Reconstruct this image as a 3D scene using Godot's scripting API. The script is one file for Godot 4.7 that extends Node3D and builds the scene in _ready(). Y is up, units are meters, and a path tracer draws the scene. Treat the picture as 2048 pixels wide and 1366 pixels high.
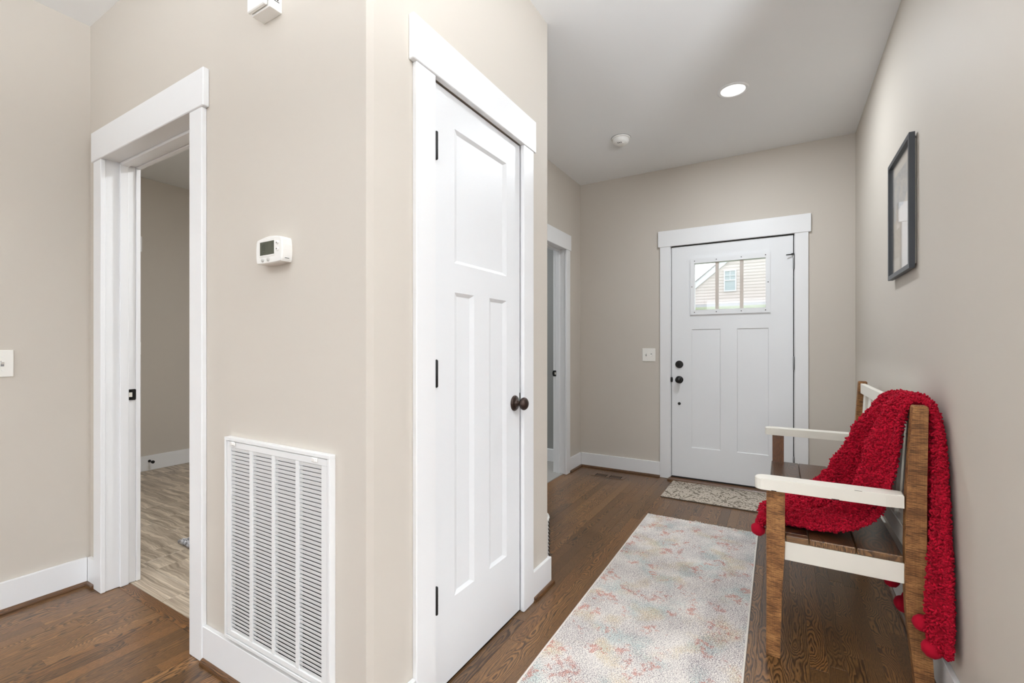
extends Node3D
# An entry hall: closet block on the left, front door at the end, bench with a red throw on the right.
# World: x to the right, y up, -z down the hall. P(X, Y, F) takes F as metres ahead of the camera.

const XR := 0.467
const XL := -1.6998
const XC := -0.9883
const XW := -2.9365
const FF := 4.1959
const FT := 0.8859
const FC := 2.0133
const H := 2.74
const HB := 2.045     # bottom of every door header
const HT := 2.186     # top of every door header
var M := {}
var names := {}
var rng := RandomNumberGenerator.new()
var IN_F := Basis(Vector3(1, 0, 0), Vector3(0, 1, 0), Vector3(0, 0, 1))        # a wall that faces the camera: local x = X
var IN_XP := Basis(Vector3(0, 0, -1), Vector3(0, 1, 0), Vector3(1, 0, 0))      # a wall that faces +X: local x = F
var IN_XM := Basis(Vector3(0, 0, 1), Vector3(0, 1, 0), Vector3(-1, 0, 0))      # a wall that faces -X: local x = -F


class Mb:
	var v := PackedVector3Array()
	var n := PackedVector3Array()
	var uv := PackedVector2Array()
	var col := PackedColorArray()
	var ix := PackedInt32Array()
	var tint := Color.WHITE

	func vert(p: Vector3, nn: Vector3, t := Vector2.ZERO) -> int:
		v.append(p)
		n.append(nn)
		uv.append(t)
		col.append(tint)
		return v.size() - 1

	func face(pts: Array, out: Vector3) -> void:      # a flat convex face that looks along out
		var nn := Vector3.ZERO
		for i in range(1, pts.size() - 1):
			nn += (pts[i] - pts[0]).cross(pts[i + 1] - pts[0])
		var ccw := nn.dot(out) > 0.0
		nn = (nn if ccw else -nn).normalized()
		var b := v.size()
		for p in pts:
			vert(p, nn)
		for i in range(1, pts.size() - 1):
			if ccw:
				ix.append_array([b, b + i + 1, b + i])
			else:
				ix.append_array([b, b + i, b + i + 1])

	func box(c: Vector3, s: Vector3, bev := 0.0) -> int:
		var at := v.size()
		var h := s / 2.0
		bev = minf(bev, minf(h.x, minf(h.y, h.z)) * 0.9)
		if bev <= 0.0:
			for a in 3:
				for sg in [-1.0, 1.0]:
					var pts := []
					for q in [[-1, -1], [1, -1], [1, 1], [-1, 1]]:
						var p := Vector3()
						p[a] = sg * h[a]
						p[(a + 1) % 3] = q[0] * h[(a + 1) % 3]
						p[(a + 2) % 3] = q[1] * h[(a + 2) % 3]
						pts.append(c + p)
					var o := Vector3()
					o[a] = sg
					face(pts, o)
			return at
		var cv := func(sx: float, sy: float, sz: float, full: int) -> Vector3:
			var p := Vector3(sx * h.x, sy * h.y, sz * h.z)
			for k in 3:
				if k != full:
					p[k] -= signf(p[k]) * bev
			return c + p
		for a in 3:
			var b := (a + 1) % 3
			var d := (a + 2) % 3
			for sg in [-1.0, 1.0]:
				var pts := []
				for q in [[-1, -1], [1, -1], [1, 1], [-1, 1]]:
					var s3 := Vector3()
					s3[a] = sg
					s3[b] = q[0]
					s3[d] = q[1]
					pts.append(cv.call(s3.x, s3.y, s3.z, a))
				var o := Vector3()
				o[a] = sg
				face(pts, o)
				for sb in [-1.0, 1.0]:                 # the edge between axes a and b, running along d
					var e := []
					for q in [[-1, a], [1, a], [1, b], [-1, b]]:
						var s3 := Vector3()
						s3[a] = sg
						s3[b] = sb
						s3[d] = q[0]
						e.append(cv.call(s3.x, s3.y, s3.z, q[1]))
					o = Vector3()
					o[a] = sg
					o[b] = sb
					face(e, o)
		for sx in [-1.0, 1.0]:
			for sy in [-1.0, 1.0]:
				for sz in [-1.0, 1.0]:
					face([cv.call(sx, sy, sz, 0), cv.call(sx, sy, sz, 1), cv.call(sx, sy, sz, 2)], Vector3(sx, sy, sz))
		return at

	func span(a: Vector3, b: Vector3, bev := 0.0) -> int:   # a box between two corners
		return box((a + b) / 2.0, (b - a).abs(), bev)

	func prism(poly: PackedVector2Array, z0: float, z1: float, xf := Transform3D(), inset := 0.0, bev := 0.0) -> int:
		# a polygon in xy pushed along z; with bev the z1 end is chamfered
		var at := v.size()
		var rings := [[poly, z0]]
		if bev > 0.0:
			rings.append([poly, z1 - bev])
			var sm := Geometry2D.offset_polygon(poly, -(inset if inset > 0.0 else bev))
			var top := PackedVector2Array()
			var mid := Vector2.ZERO
			for p in poly:
				mid += p / poly.size()
			for p in poly:                              # keep the count: pull every corner towards the middle
				top.append(p + (mid - p).normalized() * (inset if inset > 0.0 else bev) if sm.is_empty() or sm[0].size() != poly.size() else p + (mid - p).normalized() * bev)
			rings.append([top, z1])
		else:
			rings.append([poly, z1])
		var m := Vector2.ZERO
		for p in poly:
			m += p / poly.size()
		for r in rings.size() - 1:
			var A: PackedVector2Array = rings[r][0]
			var B: PackedVector2Array = rings[r + 1][0]
			for i in A.size():
				var j := (i + 1) % A.size()
				var d := (A[j] - A[i])
				var o := Vector2(d.y, -d.x)
				if Geometry2D.is_polygon_clockwise(A):
					o = -o
				face([xf * Vector3(A[i].x, A[i].y, rings[r][1]), xf * Vector3(A[j].x, A[j].y, rings[r][1]), xf * Vector3(B[j].x, B[j].y, rings[r + 1][1]), xf * Vector3(B[i].x, B[i].y, rings[r + 1][1])], xf.basis * Vector3(o.x, o.y, 0))
		for e in [0, rings.size() - 1]:
			var A: PackedVector2Array = rings[e][0]
			var t := Geometry2D.triangulate_polygon(A)
			var sg := -1.0 if e == 0 else 1.0
			if z1 < z0:
				sg = -sg
			for k in range(0, t.size(), 3):
				face([xf * Vector3(A[t[k]].x, A[t[k]].y, rings[e][1]), xf * Vector3(A[t[k + 1]].x, A[t[k + 1]].y, rings[e][1]), xf * Vector3(A[t[k + 2]].x, A[t[k + 2]].y, rings[e][1])], xf.basis * Vector3(0, 0, sg))
		return at

	func lathe(prof: Array, xf := Transform3D(), seg := 28, sharp := 35.0) -> int:
		# profile of Vector2(radius, height) turned about y; corners sharper than `sharp` degrees stay creased
		var at := v.size()
		for k in prof.size() - 1:
			var a: Vector2 = prof[k]
			var b: Vector2 = prof[k + 1]
			var d := (b - a).normalized()
			var na := Vector2(d.y, -d.x)
			var nb := na
			if k > 0:
				var e: Vector2 = (a - prof[k - 1]).normalized()
				if absf(rad_to_deg(e.angle_to(d))) < sharp:
					na = (na + Vector2(e.y, -e.x)).normalized()
			if k < prof.size() - 2:
				var e: Vector2 = (prof[k + 2] - b).normalized()
				if absf(rad_to_deg(e.angle_to(d))) < sharp:
					nb = (nb + Vector2(e.y, -e.x)).normalized()
			var base := v.size()
			for i in seg + 1:
				var c := TAU * i / seg
				var r := Vector3(cos(c), 0, sin(c))
				vert(xf * (r * a.x + Vector3(0, a.y, 0)), (xf.basis * (r * na.x + Vector3(0, na.y, 0))).normalized(), Vector2(float(i) / seg, float(k) / prof.size()))
				vert(xf * (r * b.x + Vector3(0, b.y, 0)), (xf.basis * (r * nb.x + Vector3(0, nb.y, 0))).normalized(), Vector2(float(i) / seg, float(k + 1) / prof.size()))
			for i in seg:
				var q := base + i * 2
				ix.append_array([q, q + 3, q + 1, q, q + 2, q + 3])
		return at

	func tube(pts: Array, r: float, seg := 8) -> void:
		for k in pts.size() - 1:
			var d: Vector3 = pts[k + 1] - pts[k]
			var y := d.normalized()
			var x := y.cross(Vector3.RIGHT if absf(y.x) < 0.8 else Vector3.UP).normalized()
			lathe([Vector2(0, -r * 0.3), Vector2(r, 0), Vector2(r, d.length()), Vector2(0, d.length() + r * 0.3)], Transform3D(Basis(x, y, x.cross(y)), pts[k]), seg, 50.0)

	func wood(at: int, ua: int, strip: int, u0: float, metres := 1.6, strips := 16) -> void:
		# lays the grain of one strip of an atlas along axis ua, from vertex `at` on
		var lo := Vector3.INF
		var hi := -Vector3.INF
		for i in range(at, v.size()):
			lo = lo.min(v[i])
			hi = hi.max(v[i])
		var ext := (hi - lo).max(Vector3.ONE * 1e-4)
		for i in range(at, v.size()):
			var na := n[i].abs().max_axis_index()
			var va := 3 - ua - na if na != ua else (ua + 1) % 3
			var t := clampf((v[i][va] - lo[va]) / ext[va], 0.0, 1.0)
			var u := (v[i][ua] - lo[ua]) / metres + u0
			if na == ua:
				u = u0 + (v[i][(ua + 2) % 3] - lo[(ua + 2) % 3]) / metres
			uv[i] = Vector2(u, (strip + 0.04 + 0.92 * t) / strips)

	func done() -> ArrayMesh:
		var m := ArrayMesh.new()
		var a := []
		a.resize(Mesh.ARRAY_MAX)
		a[Mesh.ARRAY_VERTEX] = v
		a[Mesh.ARRAY_NORMAL] = n
		a[Mesh.ARRAY_TEX_UV] = uv
		a[Mesh.ARRAY_COLOR] = col
		a[Mesh.ARRAY_INDEX] = ix
		m.add_surface_from_arrays(Mesh.PRIMITIVE_TRIANGLES, a)
		return m


func P(x: float, y: float, f: float) -> Vector3:
	return Vector3(x, y, -f)


func numbered(called: String) -> String:
	if not names.has(called):
		names[called] = 0
		return called
	names[called] += 1
	return "%s_%03d" % [called, names[called]]


func obj(called: String, mb: Mb, mat: Material, parent: Node = null) -> MeshInstance3D:
	var o := MeshInstance3D.new()
	o.mesh = mb.done()
	o.material_override = mat
	o.cast_shadow = GeometryInstance3D.SHADOW_CASTING_SETTING_ON
	place(o, called, parent)
	return o


func place(o: Node3D, called: String, parent: Node = null) -> void:
	if parent == null:
		o.name = numbered(called)
		add_child(o)
		return
	var k := 0
	var nm := called
	while parent.has_node(nm):
		k += 1
		nm = "%s_%03d" % [called, k]
	o.name = nm
	parent.add_child(o)


func tag(o: Node, label: String, category: String, group := "") -> Node:
	o.set_meta("label", label)
	o.set_meta("category", category)
	if group:
		o.set_meta("group", group)
	return o


func setting(o: Node, label := "") -> Node:
	o.set_meta("kind", "structure")
	if label:
		o.set_meta("label", label)
	return o


func thing(called: String, label: String, category: String, at := Vector3.ZERO, basis := Basis(), group := "") -> Node3D:
	var o := Node3D.new()
	o.name = numbered(called)
	o.transform = Transform3D(basis, at)
	add_child(o)
	if category:
		tag(o, label, category, group)
	return o


func mat(c: Color, rough := 0.6, metal := 0.0, spec := 0.5) -> StandardMaterial3D:
	var m := StandardMaterial3D.new()
	m.albedo_color = c
	m.roughness = rough
	m.metallic = metal
	m.metallic_specular = spec
	return m


func c8(r: int, g: int, b: int) -> Color:
	return Color8(r, g, b)


func noise(freq: float, sd: int, oct := 3, kind := FastNoiseLite.TYPE_SIMPLEX) -> FastNoiseLite:
	var f := FastNoiseLite.new()
	f.noise_type = kind
	f.frequency = freq
	f.seed = sd
	f.fractal_octaves = oct
	f.fractal_type = FastNoiseLite.FRACTAL_FBM if oct > 1 else FastNoiseLite.FRACTAL_NONE
	return f


func picture(w: int, h: int, bytes: PackedByteArray) -> ImageTexture:
	return ImageTexture.create_from_image(Image.create_from_data(w, h, false, Image.FORMAT_RGB8, bytes))


# ---------------------------------------------------------------- _ready
func _ready() -> void:
	rng.seed = 7
	lights_and_camera()
	materials()
	shell()
	door_trims()
	baseboards()
	floors()
	closet_door()
	front_door()
	outside()
	wall_fittings()
	ceiling_fittings()
	rugs()
	bench()
	throw_blanket()
	small_things()


func lights_and_camera() -> void:
	var cam := Camera3D.new()
	cam.name = "camera"
	cam.projection = Camera3D.PROJECTION_FRUSTUM
	cam.near = 0.05
	cam.far = 200.0
	var f := 915.0889
	cam.size = 0.05 * 2.0 * 683.0 / f
	cam.frustum_offset = Vector2(0, 0.05 * 10.72 / f)
	cam.position = Vector3(0, 1.1612, 0)
	cam.rotation_degrees = Vector3(0, 30.54983, 0)
	add_child(cam)
	cam.current = true
	var env := Environment.new()
	env.background_mode = Environment.BG_SKY
	var sky := Sky.new()
	var sm := ProceduralSkyMaterial.new()
	sm.sky_top_color = Color(0.93, 0.96, 1.0)
	sm.sky_horizon_color = Color(1.0, 1.0, 1.0)
	sm.ground_bottom_color = Color(0.34, 0.36, 0.30)
	sm.ground_horizon_color = Color(0.5, 0.5, 0.46)
	sm.sky_energy_multiplier = 1.4
	sm.ground_energy_multiplier = 1.0
	sky.sky_material = sm
	env.sky = sky
	env.tonemap_mode = Environment.TONE_MAPPER_LINEAR
	env.tonemap_exposure = 1.15
	env.sdfgi_enabled = true
	env.ssao_enabled = true
	env.ssil_enabled = true
	var we := WorldEnvironment.new()
	we.name = "world_environment"
	we.environment = env
	add_child(we)
	# area lights at unseen windows behind the camera, placed to light the hall
	unseen_window_light(P(3.42, 1.45, -1.3), Vector3(-1, 0, 0), Vector2(4.2, 1.9), en("side", 3.2))
	unseen_window_light(P(-0.4, 1.45, -4.92), Vector3(0, 0, -1), Vector2(4.0, 1.9), en("rear", 4.6))
	unseen_window_light(P(XW + 0.08, 1.45, -2.6), Vector3(1, 0, 0), Vector2(2.4, 1.9), en("left", 0.0))


const LAMP := Color(0.945, 0.972, 1.0)
const SOLO := ""
func en(called: String, e: float) -> float:
	return e if SOLO == "" else (10.0 if SOLO == called else 0.0)


func unseen_window_light(at: Vector3, towards: Vector3, size: Vector2, energy: float) -> void:  # area light for a window out of view behind the camera
	if energy <= 0.0:
		return
	var a := AreaLight3D.new()
	a.name = "unseen_window_daylight"
	a.area_size = size
	a.light_energy = energy
	a.light_color = LAMP
	a.area_range = 30.0
	a.area_attenuation = 2.0
	a.shadow_enabled = true
	add_child(a, true)
	a.look_at_from_position(at, at + towards, Vector3.UP)


# ---------------------------------------------------------------- materials
func materials() -> void:
	M.wall = mat(c8(206, 198, 187), 0.62, 0.0, 0.4)
	M.wall_grey = mat(c8(150, 150, 147), 0.7, 0.0, 0.4)
	M.ceiling = mat(c8(241, 241, 240), 0.85, 0.0, 0.3)
	M.trim = mat(c8(238, 238, 238), 0.35)
	M.door = mat(c8(236, 237, 238), 0.38)
	M.plastic = mat(c8(240, 238, 233), 0.42)
	M.plate = mat(c8(243, 240, 233), 0.35)
	M.grille = mat(c8(236, 236, 235), 0.4)
	M.dark = mat(c8(26, 25, 24), 0.8)
	M.gap = mat(c8(38, 36, 34), 0.9)
	M.black = mat(c8(30, 29, 28), 0.38, 0.35)
	M.bronze = mat(c8(62, 48, 42), 0.33, 0.6)
	M.steel = mat(c8(150, 150, 150), 0.35, 0.9)
	M.screen = mat(c8(72, 76, 62), 0.15)
	M.ink = mat(c8(40, 42, 36), 0.4)
	M.frame = mat(c8(56, 59, 64), 0.45)
	M.mat_board = mat(c8(214, 206, 194), 0.8)
	M.muntin = mat(c8(206, 196, 186), 0.5)  # darker than the door: backlit shade put into the tone
	M.cream = mat(c8(233, 228, 216), 0.5)
	M.glass = mat(Color(1, 1, 1, 0.06), 0.02)
	M.glass.transparency = BaseMaterial3D.TRANSPARENCY_ALPHA
	M.glow = mat(c8(255, 255, 255), 0.6)
	M.glow.emission_enabled = true
	M.glow.emission = Color(1.0, 0.98, 0.95)
	M.glow.emission_energy_multiplier = 1.6
	M.siding = mat(c8(214, 204, 195), 0.7)
	M.house_trim = mat(c8(228, 230, 230), 0.6)
	M.shingle = mat(c8(150, 150, 148), 0.9)
	M.house_glass = mat(c8(176, 190, 190), 0.3)
	M.gutter = mat(c8(160, 168, 134), 0.6)
	M.grass = mat(c8(96, 122, 66), 0.95)
	M.concrete = mat(c8(178, 174, 166), 0.9)
	M.oak = mat(Color.WHITE, 0.31, 0.0, 0.6)
	M.oak.albedo_texture = oak_atlas()
	M.oak.vertex_color_use_as_albedo = true
	M.tile = mat(Color.WHITE, 0.4)
	M.tile.albedo_texture = tile_atlas()
	M.tile.vertex_color_use_as_albedo = true
	M.grout = mat(c8(188, 178, 166), 0.9)
	M.sawn = mat(Color.WHITE, 0.62, 0.0, 0.4)
	M.sawn.albedo_texture = sawn_texture()
	M.sawn.vertex_color_use_as_albedo = true
	M.carpet = mat(c8(150, 146, 140), 0.95)
	var red := mat(c8(172, 14, 42), 0.85, 0.0, 0.25)
	red.rim_enabled = true
	red.rim = 0.5
	red.rim_tint = 0.7
	red.vertex_color_use_as_albedo = true
	M.red = red
	M.shag = mat(c8(205, 204, 205), 0.95)
	M.shag.vertex_color_use_as_albedo = true


func oak_atlas() -> ImageTexture:
	# 16 boards of stained oak side by side, each a slice through its own log: 1.6 m x 57 mm
	var w := 2048
	var h := 1024
	var sh := 64
	var b := PackedByteArray()
	b.resize(w * h * 3)
	var warp := noise(1.0, 11, 2)
	var fib := noise(1.0, 23, 2)
	var r := RandomNumberGenerator.new()
	r.seed = 3
	var dark := Vector3(46, 29, 16)
	var mid := Vector3(110, 79, 48)
	var light := Vector3(166, 121, 74)
	for s in 16:
		var v0 := r.randf_range(-0.03, 0.03)
		var ring := r.randf_range(0.0038, 0.0075)
		var base := r.randf_range(0.004, 0.03)
		var slope := r.randf_range(-0.045, 0.045)
		var amp := r.randf_range(0.012, 0.03)
		var tone := r.randf_range(0.35, 0.85)
		var hard := r.randf_range(0.46, 0.80)
		var quarter := s % 4 == 3
		var offs := s * 31.7
		var dep := PackedFloat32Array()
		var sway := PackedFloat32Array()
		for x in w:
			var u := 1.6 * x / w
			dep.append(base + slope * (u - 0.8) + amp * warp.get_noise_2d(u * 2.3, offs))
			sway.append(0.010 * warp.get_noise_2d(u * 1.3, offs + 9.0))
		for y in sh:
			var v := (y + 0.5) / sh * 0.057 - 0.0285
			var row := (s * sh + y) * w * 3
			for x in w:
				var u := 1.6 * x / w
				var q := v - v0 - sway[x]
				var wob := warp.get_noise_2d(u * 5.0, v * 38.0 + offs)
				var d: float = dep[x]
				var k: float
				if quarter:
					k = (q * 1.2 + 0.004 * wob) / (ring * 0.55)
				else:
					k = sqrt(q * q + d * d * 1.1) / ring + wob * 0.55
				var fr := k - floorf(k)
				var e := smoothstep(0.30, 0.88, fr) * (1.0 - smoothstep(0.90, 1.0, fr))
				var fi := fib.get_noise_2d(u * 26.0, v * 1500.0 + offs)
				var g := clampf(tone + fi * 0.20 - 0.25 * fr, 0.0, 1.0)
				var cc := mid.lerp(light, g)
				cc = cc.lerp(dark, clampf(e * (hard + 0.5 * fi) + maxf(0.0, -fi - 0.25) * 0.5, 0.0, 0.95))
				b[row + x * 3] = int(cc.x)
				b[row + x * 3 + 1] = int(cc.y)
				b[row + x * 3 + 2] = int(cc.z)
	return picture(w, h, b)


func tile_atlas() -> ImageTexture:
	# four porcelain tiles with long travertine veins
	var w := 512
	var h := 512
	var b := PackedByteArray()
	b.resize(w * h * 3)
	var a := noise(1.0, 5, 3)
	var dk := Vector3(138, 122, 104)
	var lt := Vector3(222, 206, 184)
	for s in 4:
		for y in 128:
			for x in w:
				var u := 0.6 * x / w
				var v := 0.293 * y / 128.0
				var wv := a.get_noise_2d(u * 3.0, v * 5.0 + s * 17.0) * 0.014
				var t := 0.55 + 0.50 * a.get_noise_2d(u * 0.8 + s * 7.0, (v + wv) * 18.0)
				t += 0.30 * a.get_noise_2d(u * 3.0, (v + wv) * 120.0 + s)
				var cc := dk.lerp(lt, clampf(t, 0.0, 1.0))
				var i := ((s * 128 + y) * w + x) * 3
				b[i] = int(cc.x)
				b[i + 1] = int(cc.y)
				b[i + 2] = int(cc.z)
	return picture(w, h, b)


func sawn_texture() -> ImageTexture:
	# rough-sawn pine: saw strokes across the board, u runs along it (1.6 m)
	var w := 2048
	var h := 128
	var b := PackedByteArray()
	b.resize(w * h * 3)
	var a := noise(1.0, 41, 3)
	var f := noise(1.0, 43, 2)
	var lt := Vector3(176, 126, 76)
	var md := Vector3(132, 89, 52)
	var dk := Vector3(66, 43, 26)
	for y in h:
		for x in w:
			var u := 1.6 * x / w
			var v := 0.06 * y / h
			var big := a.get_noise_2d(u * 13.0, v * 9.0)
			var st := f.get_noise_2d(u * 260.0 + 14.0 * v, v * 16.0)
			var fine := f.get_noise_2d(u * 640.0 + 20.0 * v, v * 60.0 + 70.0)
			var grain := a.get_noise_2d(u * 4.0 + 30.0, v * 260.0)
			var t := clampf(0.5 + big * 0.7 + grain * 0.25, 0.0, 1.0)
			var cc := md.lerp(lt, t)
			var d := clampf((st - 0.13 - big * 0.28) * 1.3, 0.0, 0.68) + maxf(0.0, fine) * 0.6
			cc = cc.lerp(dk, clampf(d, 0.0, 0.85))
			var i := (y * w + x) * 3
			b[i] = int(cc.x)
			b[i + 1] = int(cc.y)
			b[i + 2] = int(cc.z)
	return picture(w, h, b)


# ---------------------------------------------------------------- room shell
func slab(called: String, m: Material, spans: Array, label := "") -> MeshInstance3D:
	var mb := Mb.new()
	for s in spans:
		mb.span(P(s[0], s[2], s[4]), P(s[1], s[3], s[5]))
	var o := obj(called, mb, m)
	setting(o, label)
	return o


func shell() -> void:
	var t := 0.12
	slab("ceiling", M.ceiling, [[-5.3, 3.65, H, H + 0.12, -5.15, 4.36]], "flat white painted ceiling")
	slab("wall_left", M.wall, [[XW - t, XW, 0, H, -1.35, FT], [XW - t, XW, 0, H, -5.15, -3.85], [XW - t, XW, 0, 0.45, -3.85, -1.35], [XW - t, XW, 2.45, H, -3.85, -1.35]], "beige wall at the far left with a light switch")
	slab("wall_hall", M.wall, [[-5.3, -2.772, 0, H, FT, FT + t], [-2.772, -1.905, 2.065, H, FT, FT + t], [-1.905, XC - t, 0, H, FT, FT + t]], "beige wall with thermostat and return air grille")
	# the closet wall, with the built-up bead of its outer corner
	var mb := Mb.new()
	var poly := PackedVector2Array([Vector2(XC - t, -FT), Vector2(XC - 0.004, -FT), Vector2(XC, -FT - 0.025), Vector2(XC, -1.165), Vector2(XC - t, -1.165)])
	var up := Transform3D(Basis(Vector3(1, 0, 0), Vector3(0, 0, 1), Vector3(0, 1, 0)), Vector3.ZERO)
	mb.prism(poly, 0.0, H, up)
	mb.span(P(XC - t, 2.05, 1.165), P(XC, H, 1.77))
	mb.span(P(XC - t, 0, 1.77), P(XC, H, FC))
	setting(obj("wall_closet", mb, M.wall), "beige closet wall with the white panel door")
	slab("wall_foyer", M.wall, [[XL - t, XL, 0, H, FC - t, 2.98], [XL - t, XL, 2.065, H, 2.98, 3.845], [XL - t, XL, 0, H, 3.845, FF], [XL, XC - t, 0, H, FC - t, FC]], "beige foyer wall with a cased doorway")
	slab("wall_front", M.wall, [[XL - t, -0.862, 0, H, FF, FF + 0.16], [-0.862, 0.1, 2.062, H, FF, FF + 0.16], [0.1, XR + t, 0, H, FF, FF + 0.16]], "beige wall around the front door")
	slab("wall_right", M.wall, [[XR, XR + t, 0, H, 1.42, FF]], "beige right wall with the picture and bench")
	# rooms beyond the doorways
	slab("wall_bath", M.wall, [[-5.3, -5.136, 0, H, FT + t, 2.7], [-5.3, XL - t, 0, H, 2.7, 2.82], [XL - t, XL, 0, H, FT + t, FC - t]], "beige wall of the tiled room")
	slab("wall_bedroom", M.wall_grey, [[-4.6, XL - t, 0, H, FF - 0.006, FF + 0.16], [-4.6, -4.48, 0, H, 2.82, FF - 0.006], [-4.48, XL - t - 0.001, 0, H, 2.821, 2.83]], "grey wall of the room past the foyer doorway")
	# the big room behind the camera: unseen, its openings shaped to light the hall
	slab("wall_return_unseen", M.wall, [[XR + t, 3.65, 0, H, 1.42, 1.54]])  # unseen wall, set so side light reaches the closet
	slab("wall_side", M.wall, [[3.5, 3.65, 0, 0.45, -5.15, 1.42], [3.5, 3.65, 2.45, H, -5.15, 1.42], [3.5, 3.65, 0.45, 2.45, -5.15, -3.45], [3.5, 3.65, 0.45, 2.45, 0.85, 1.42]])
	slab("wall_rear", M.wall, [[XW, 3.5, 0, 0.45, -5.15, -5.0], [XW, 3.5, 2.45, H, -5.15, -5.0], [XW, -2.45, 0.45, 2.45, -5.15, -5.0], [1.65, 3.5, 0.45, 2.45, -5.15, -5.0]])
	var seats := [[P(3.575, 1.45, -1.3), IN_XM, 4.3], [P(-0.4, 1.45, -5.075), Basis(Vector3(-1, 0, 0), Vector3(0, 1, 0), Vector3(0, 0, -1)), 4.1], [P(XW - 0.06, 1.45, -2.6), IN_XP, 2.5]]
	for k in 3:
		var o := thing("window", "", "", seats[k][0], seats[k][1])
		o.name = "window_%d" % (k + 1)  # unseen window, placed to let daylight into the hall
		setting(o)
		var w: float = seats[k][2]
		var fr := Mb.new()
		fr.span(Vector3(-w / 2, -1.0, -0.05), Vector3(w / 2, -0.93, 0.05), 0.004)
		fr.span(Vector3(-w / 2, 0.93, -0.05), Vector3(w / 2, 1.0, 0.05), 0.004)
		for q in [-w / 2 + 0.035, 0.0, w / 2 - 0.035]:
			fr.box(Vector3(q, 0, 0), Vector3(0.07, 1.86, 0.1), 0.004)
		obj("window_frame", fr, M.trim, o)
		for q in [-1, 1]:
			var gl := Mb.new()
			gl.box(Vector3(q * w / 4, 0, 0), Vector3(w / 2 - 0.1, 1.86, 0.006))
			obj("pane", gl, M.glass, o)


func casing_set(called: String, basis: Basis, at: Vector3, x0: float, x1: float, c0: float, c1: float, depth: float, stop_at: Vector2, label: String, sides := [true, true]) -> Node3D:
	# flat craftsman casing around an opening x0..x1 (local), outer edges c0..c1, jambs going `depth` into the wall
	var o := thing(called, "", "", at, basis)
	setting(o, label)
	var hd := Mb.new()
	hd.span(Vector3(c0 - 0.017, HB, 0), Vector3(c1 + 0.017, HT, 0.022), 0.0025)
	obj("header", hd, M.trim, o)
	var ext := [[c0, x0], [x1, c1]]
	for k in 2:
		var cs := Mb.new()
		cs.span(Vector3(ext[k][0], 0.001, 0), Vector3(ext[k][1], HB, 0.018), 0.002)
		obj("casing", cs, M.trim, o)
	var jr := 0.006                                       # reveal
	for k in 2:
		if not sides[k]:
			continue
		var e: float = x0 if k == 0 else x1
		var sg := 1.0 if k == 0 else -1.0
		var jb := Mb.new()
		jb.span(Vector3(e - sg * 0.019, 0.001, -depth), Vector3(e + sg * jr - sg * 0.012, HB + 0.012, -0.001), 0.0015)
		obj("jamb", jb, M.trim, o)
		if stop_at.y > 0.0:
			var sp := Mb.new()
			sp.span(Vector3(e - sg * 0.006, 0.001, -stop_at.y), Vector3(e + sg * 0.006, HB, -stop_at.x), 0.002)
			obj("door_stop_strip", sp, M.trim, o)
	var hj := Mb.new()
	hj.span(Vector3(x0 - 0.019, HB + 0.006, -depth), Vector3(x1 + 0.019, HB + 0.02, -0.001), 0.0015)
	obj("head_jamb", hj, M.trim, o)
	if stop_at.y > 0.0:
		var hs := Mb.new()
		hs.span(Vector3(x0, HB - 0.006, -stop_at.y), Vector3(x1, HB + 0.006, -stop_at.x), 0.002)
		obj("head_stop_strip", hs, M.trim, o)
	return o


func strike(o: Node3D, at: Vector3, sg: float, toward: float) -> void:
	# black T-strike on a jamb whose face looks along local x*sg
	var s := Node3D.new()
	s.position = at
	place(s, "strike_plate", o)
	s.set_meta("label", "black strike plate with a bright latch hole")
	var pl := Mb.new()
	var pts := PackedVector2Array()
	for q in [[-0.019, -0.026], [0.012, -0.027], [0.019, -0.021], [0.024, -0.006], [0.024, 0.006], [0.019, 0.021], [0.012, 0.027], [-0.019, 0.026]]:
		pts.append(Vector2(q[0] * toward, q[1]))
	var b := Transform3D(Basis(Vector3(0, 0, 1), Vector3(0, 1, 0), Vector3(sg, 0, 0)), Vector3.ZERO)
	pl.prism(pts, 0.0, 0.0022, b)
	obj("plate", pl, M.black, s)
	var hole := Mb.new()
	hole.box(Vector3(sg * 0.0024, 0, -0.006 * toward), Vector3(0.001, 0.022, 0.013))
	obj("latch_hole", hole, M.cream, s)
	for y in [-0.018, 0.018]:
		var sc := Mb.new()
		sc.lathe([Vector2(0, 0.0012), Vector2(0.0032, 0.001), Vector2(0.0036, 0)], Transform3D(Basis(Vector3(0, 1, 0), Vector3(sg, 0, 0), Vector3(0, 0, sg)), Vector3(sg * 0.0022, y, -0.006 * toward)), 10)
		obj("screw", sc, M.steel, s)


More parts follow.
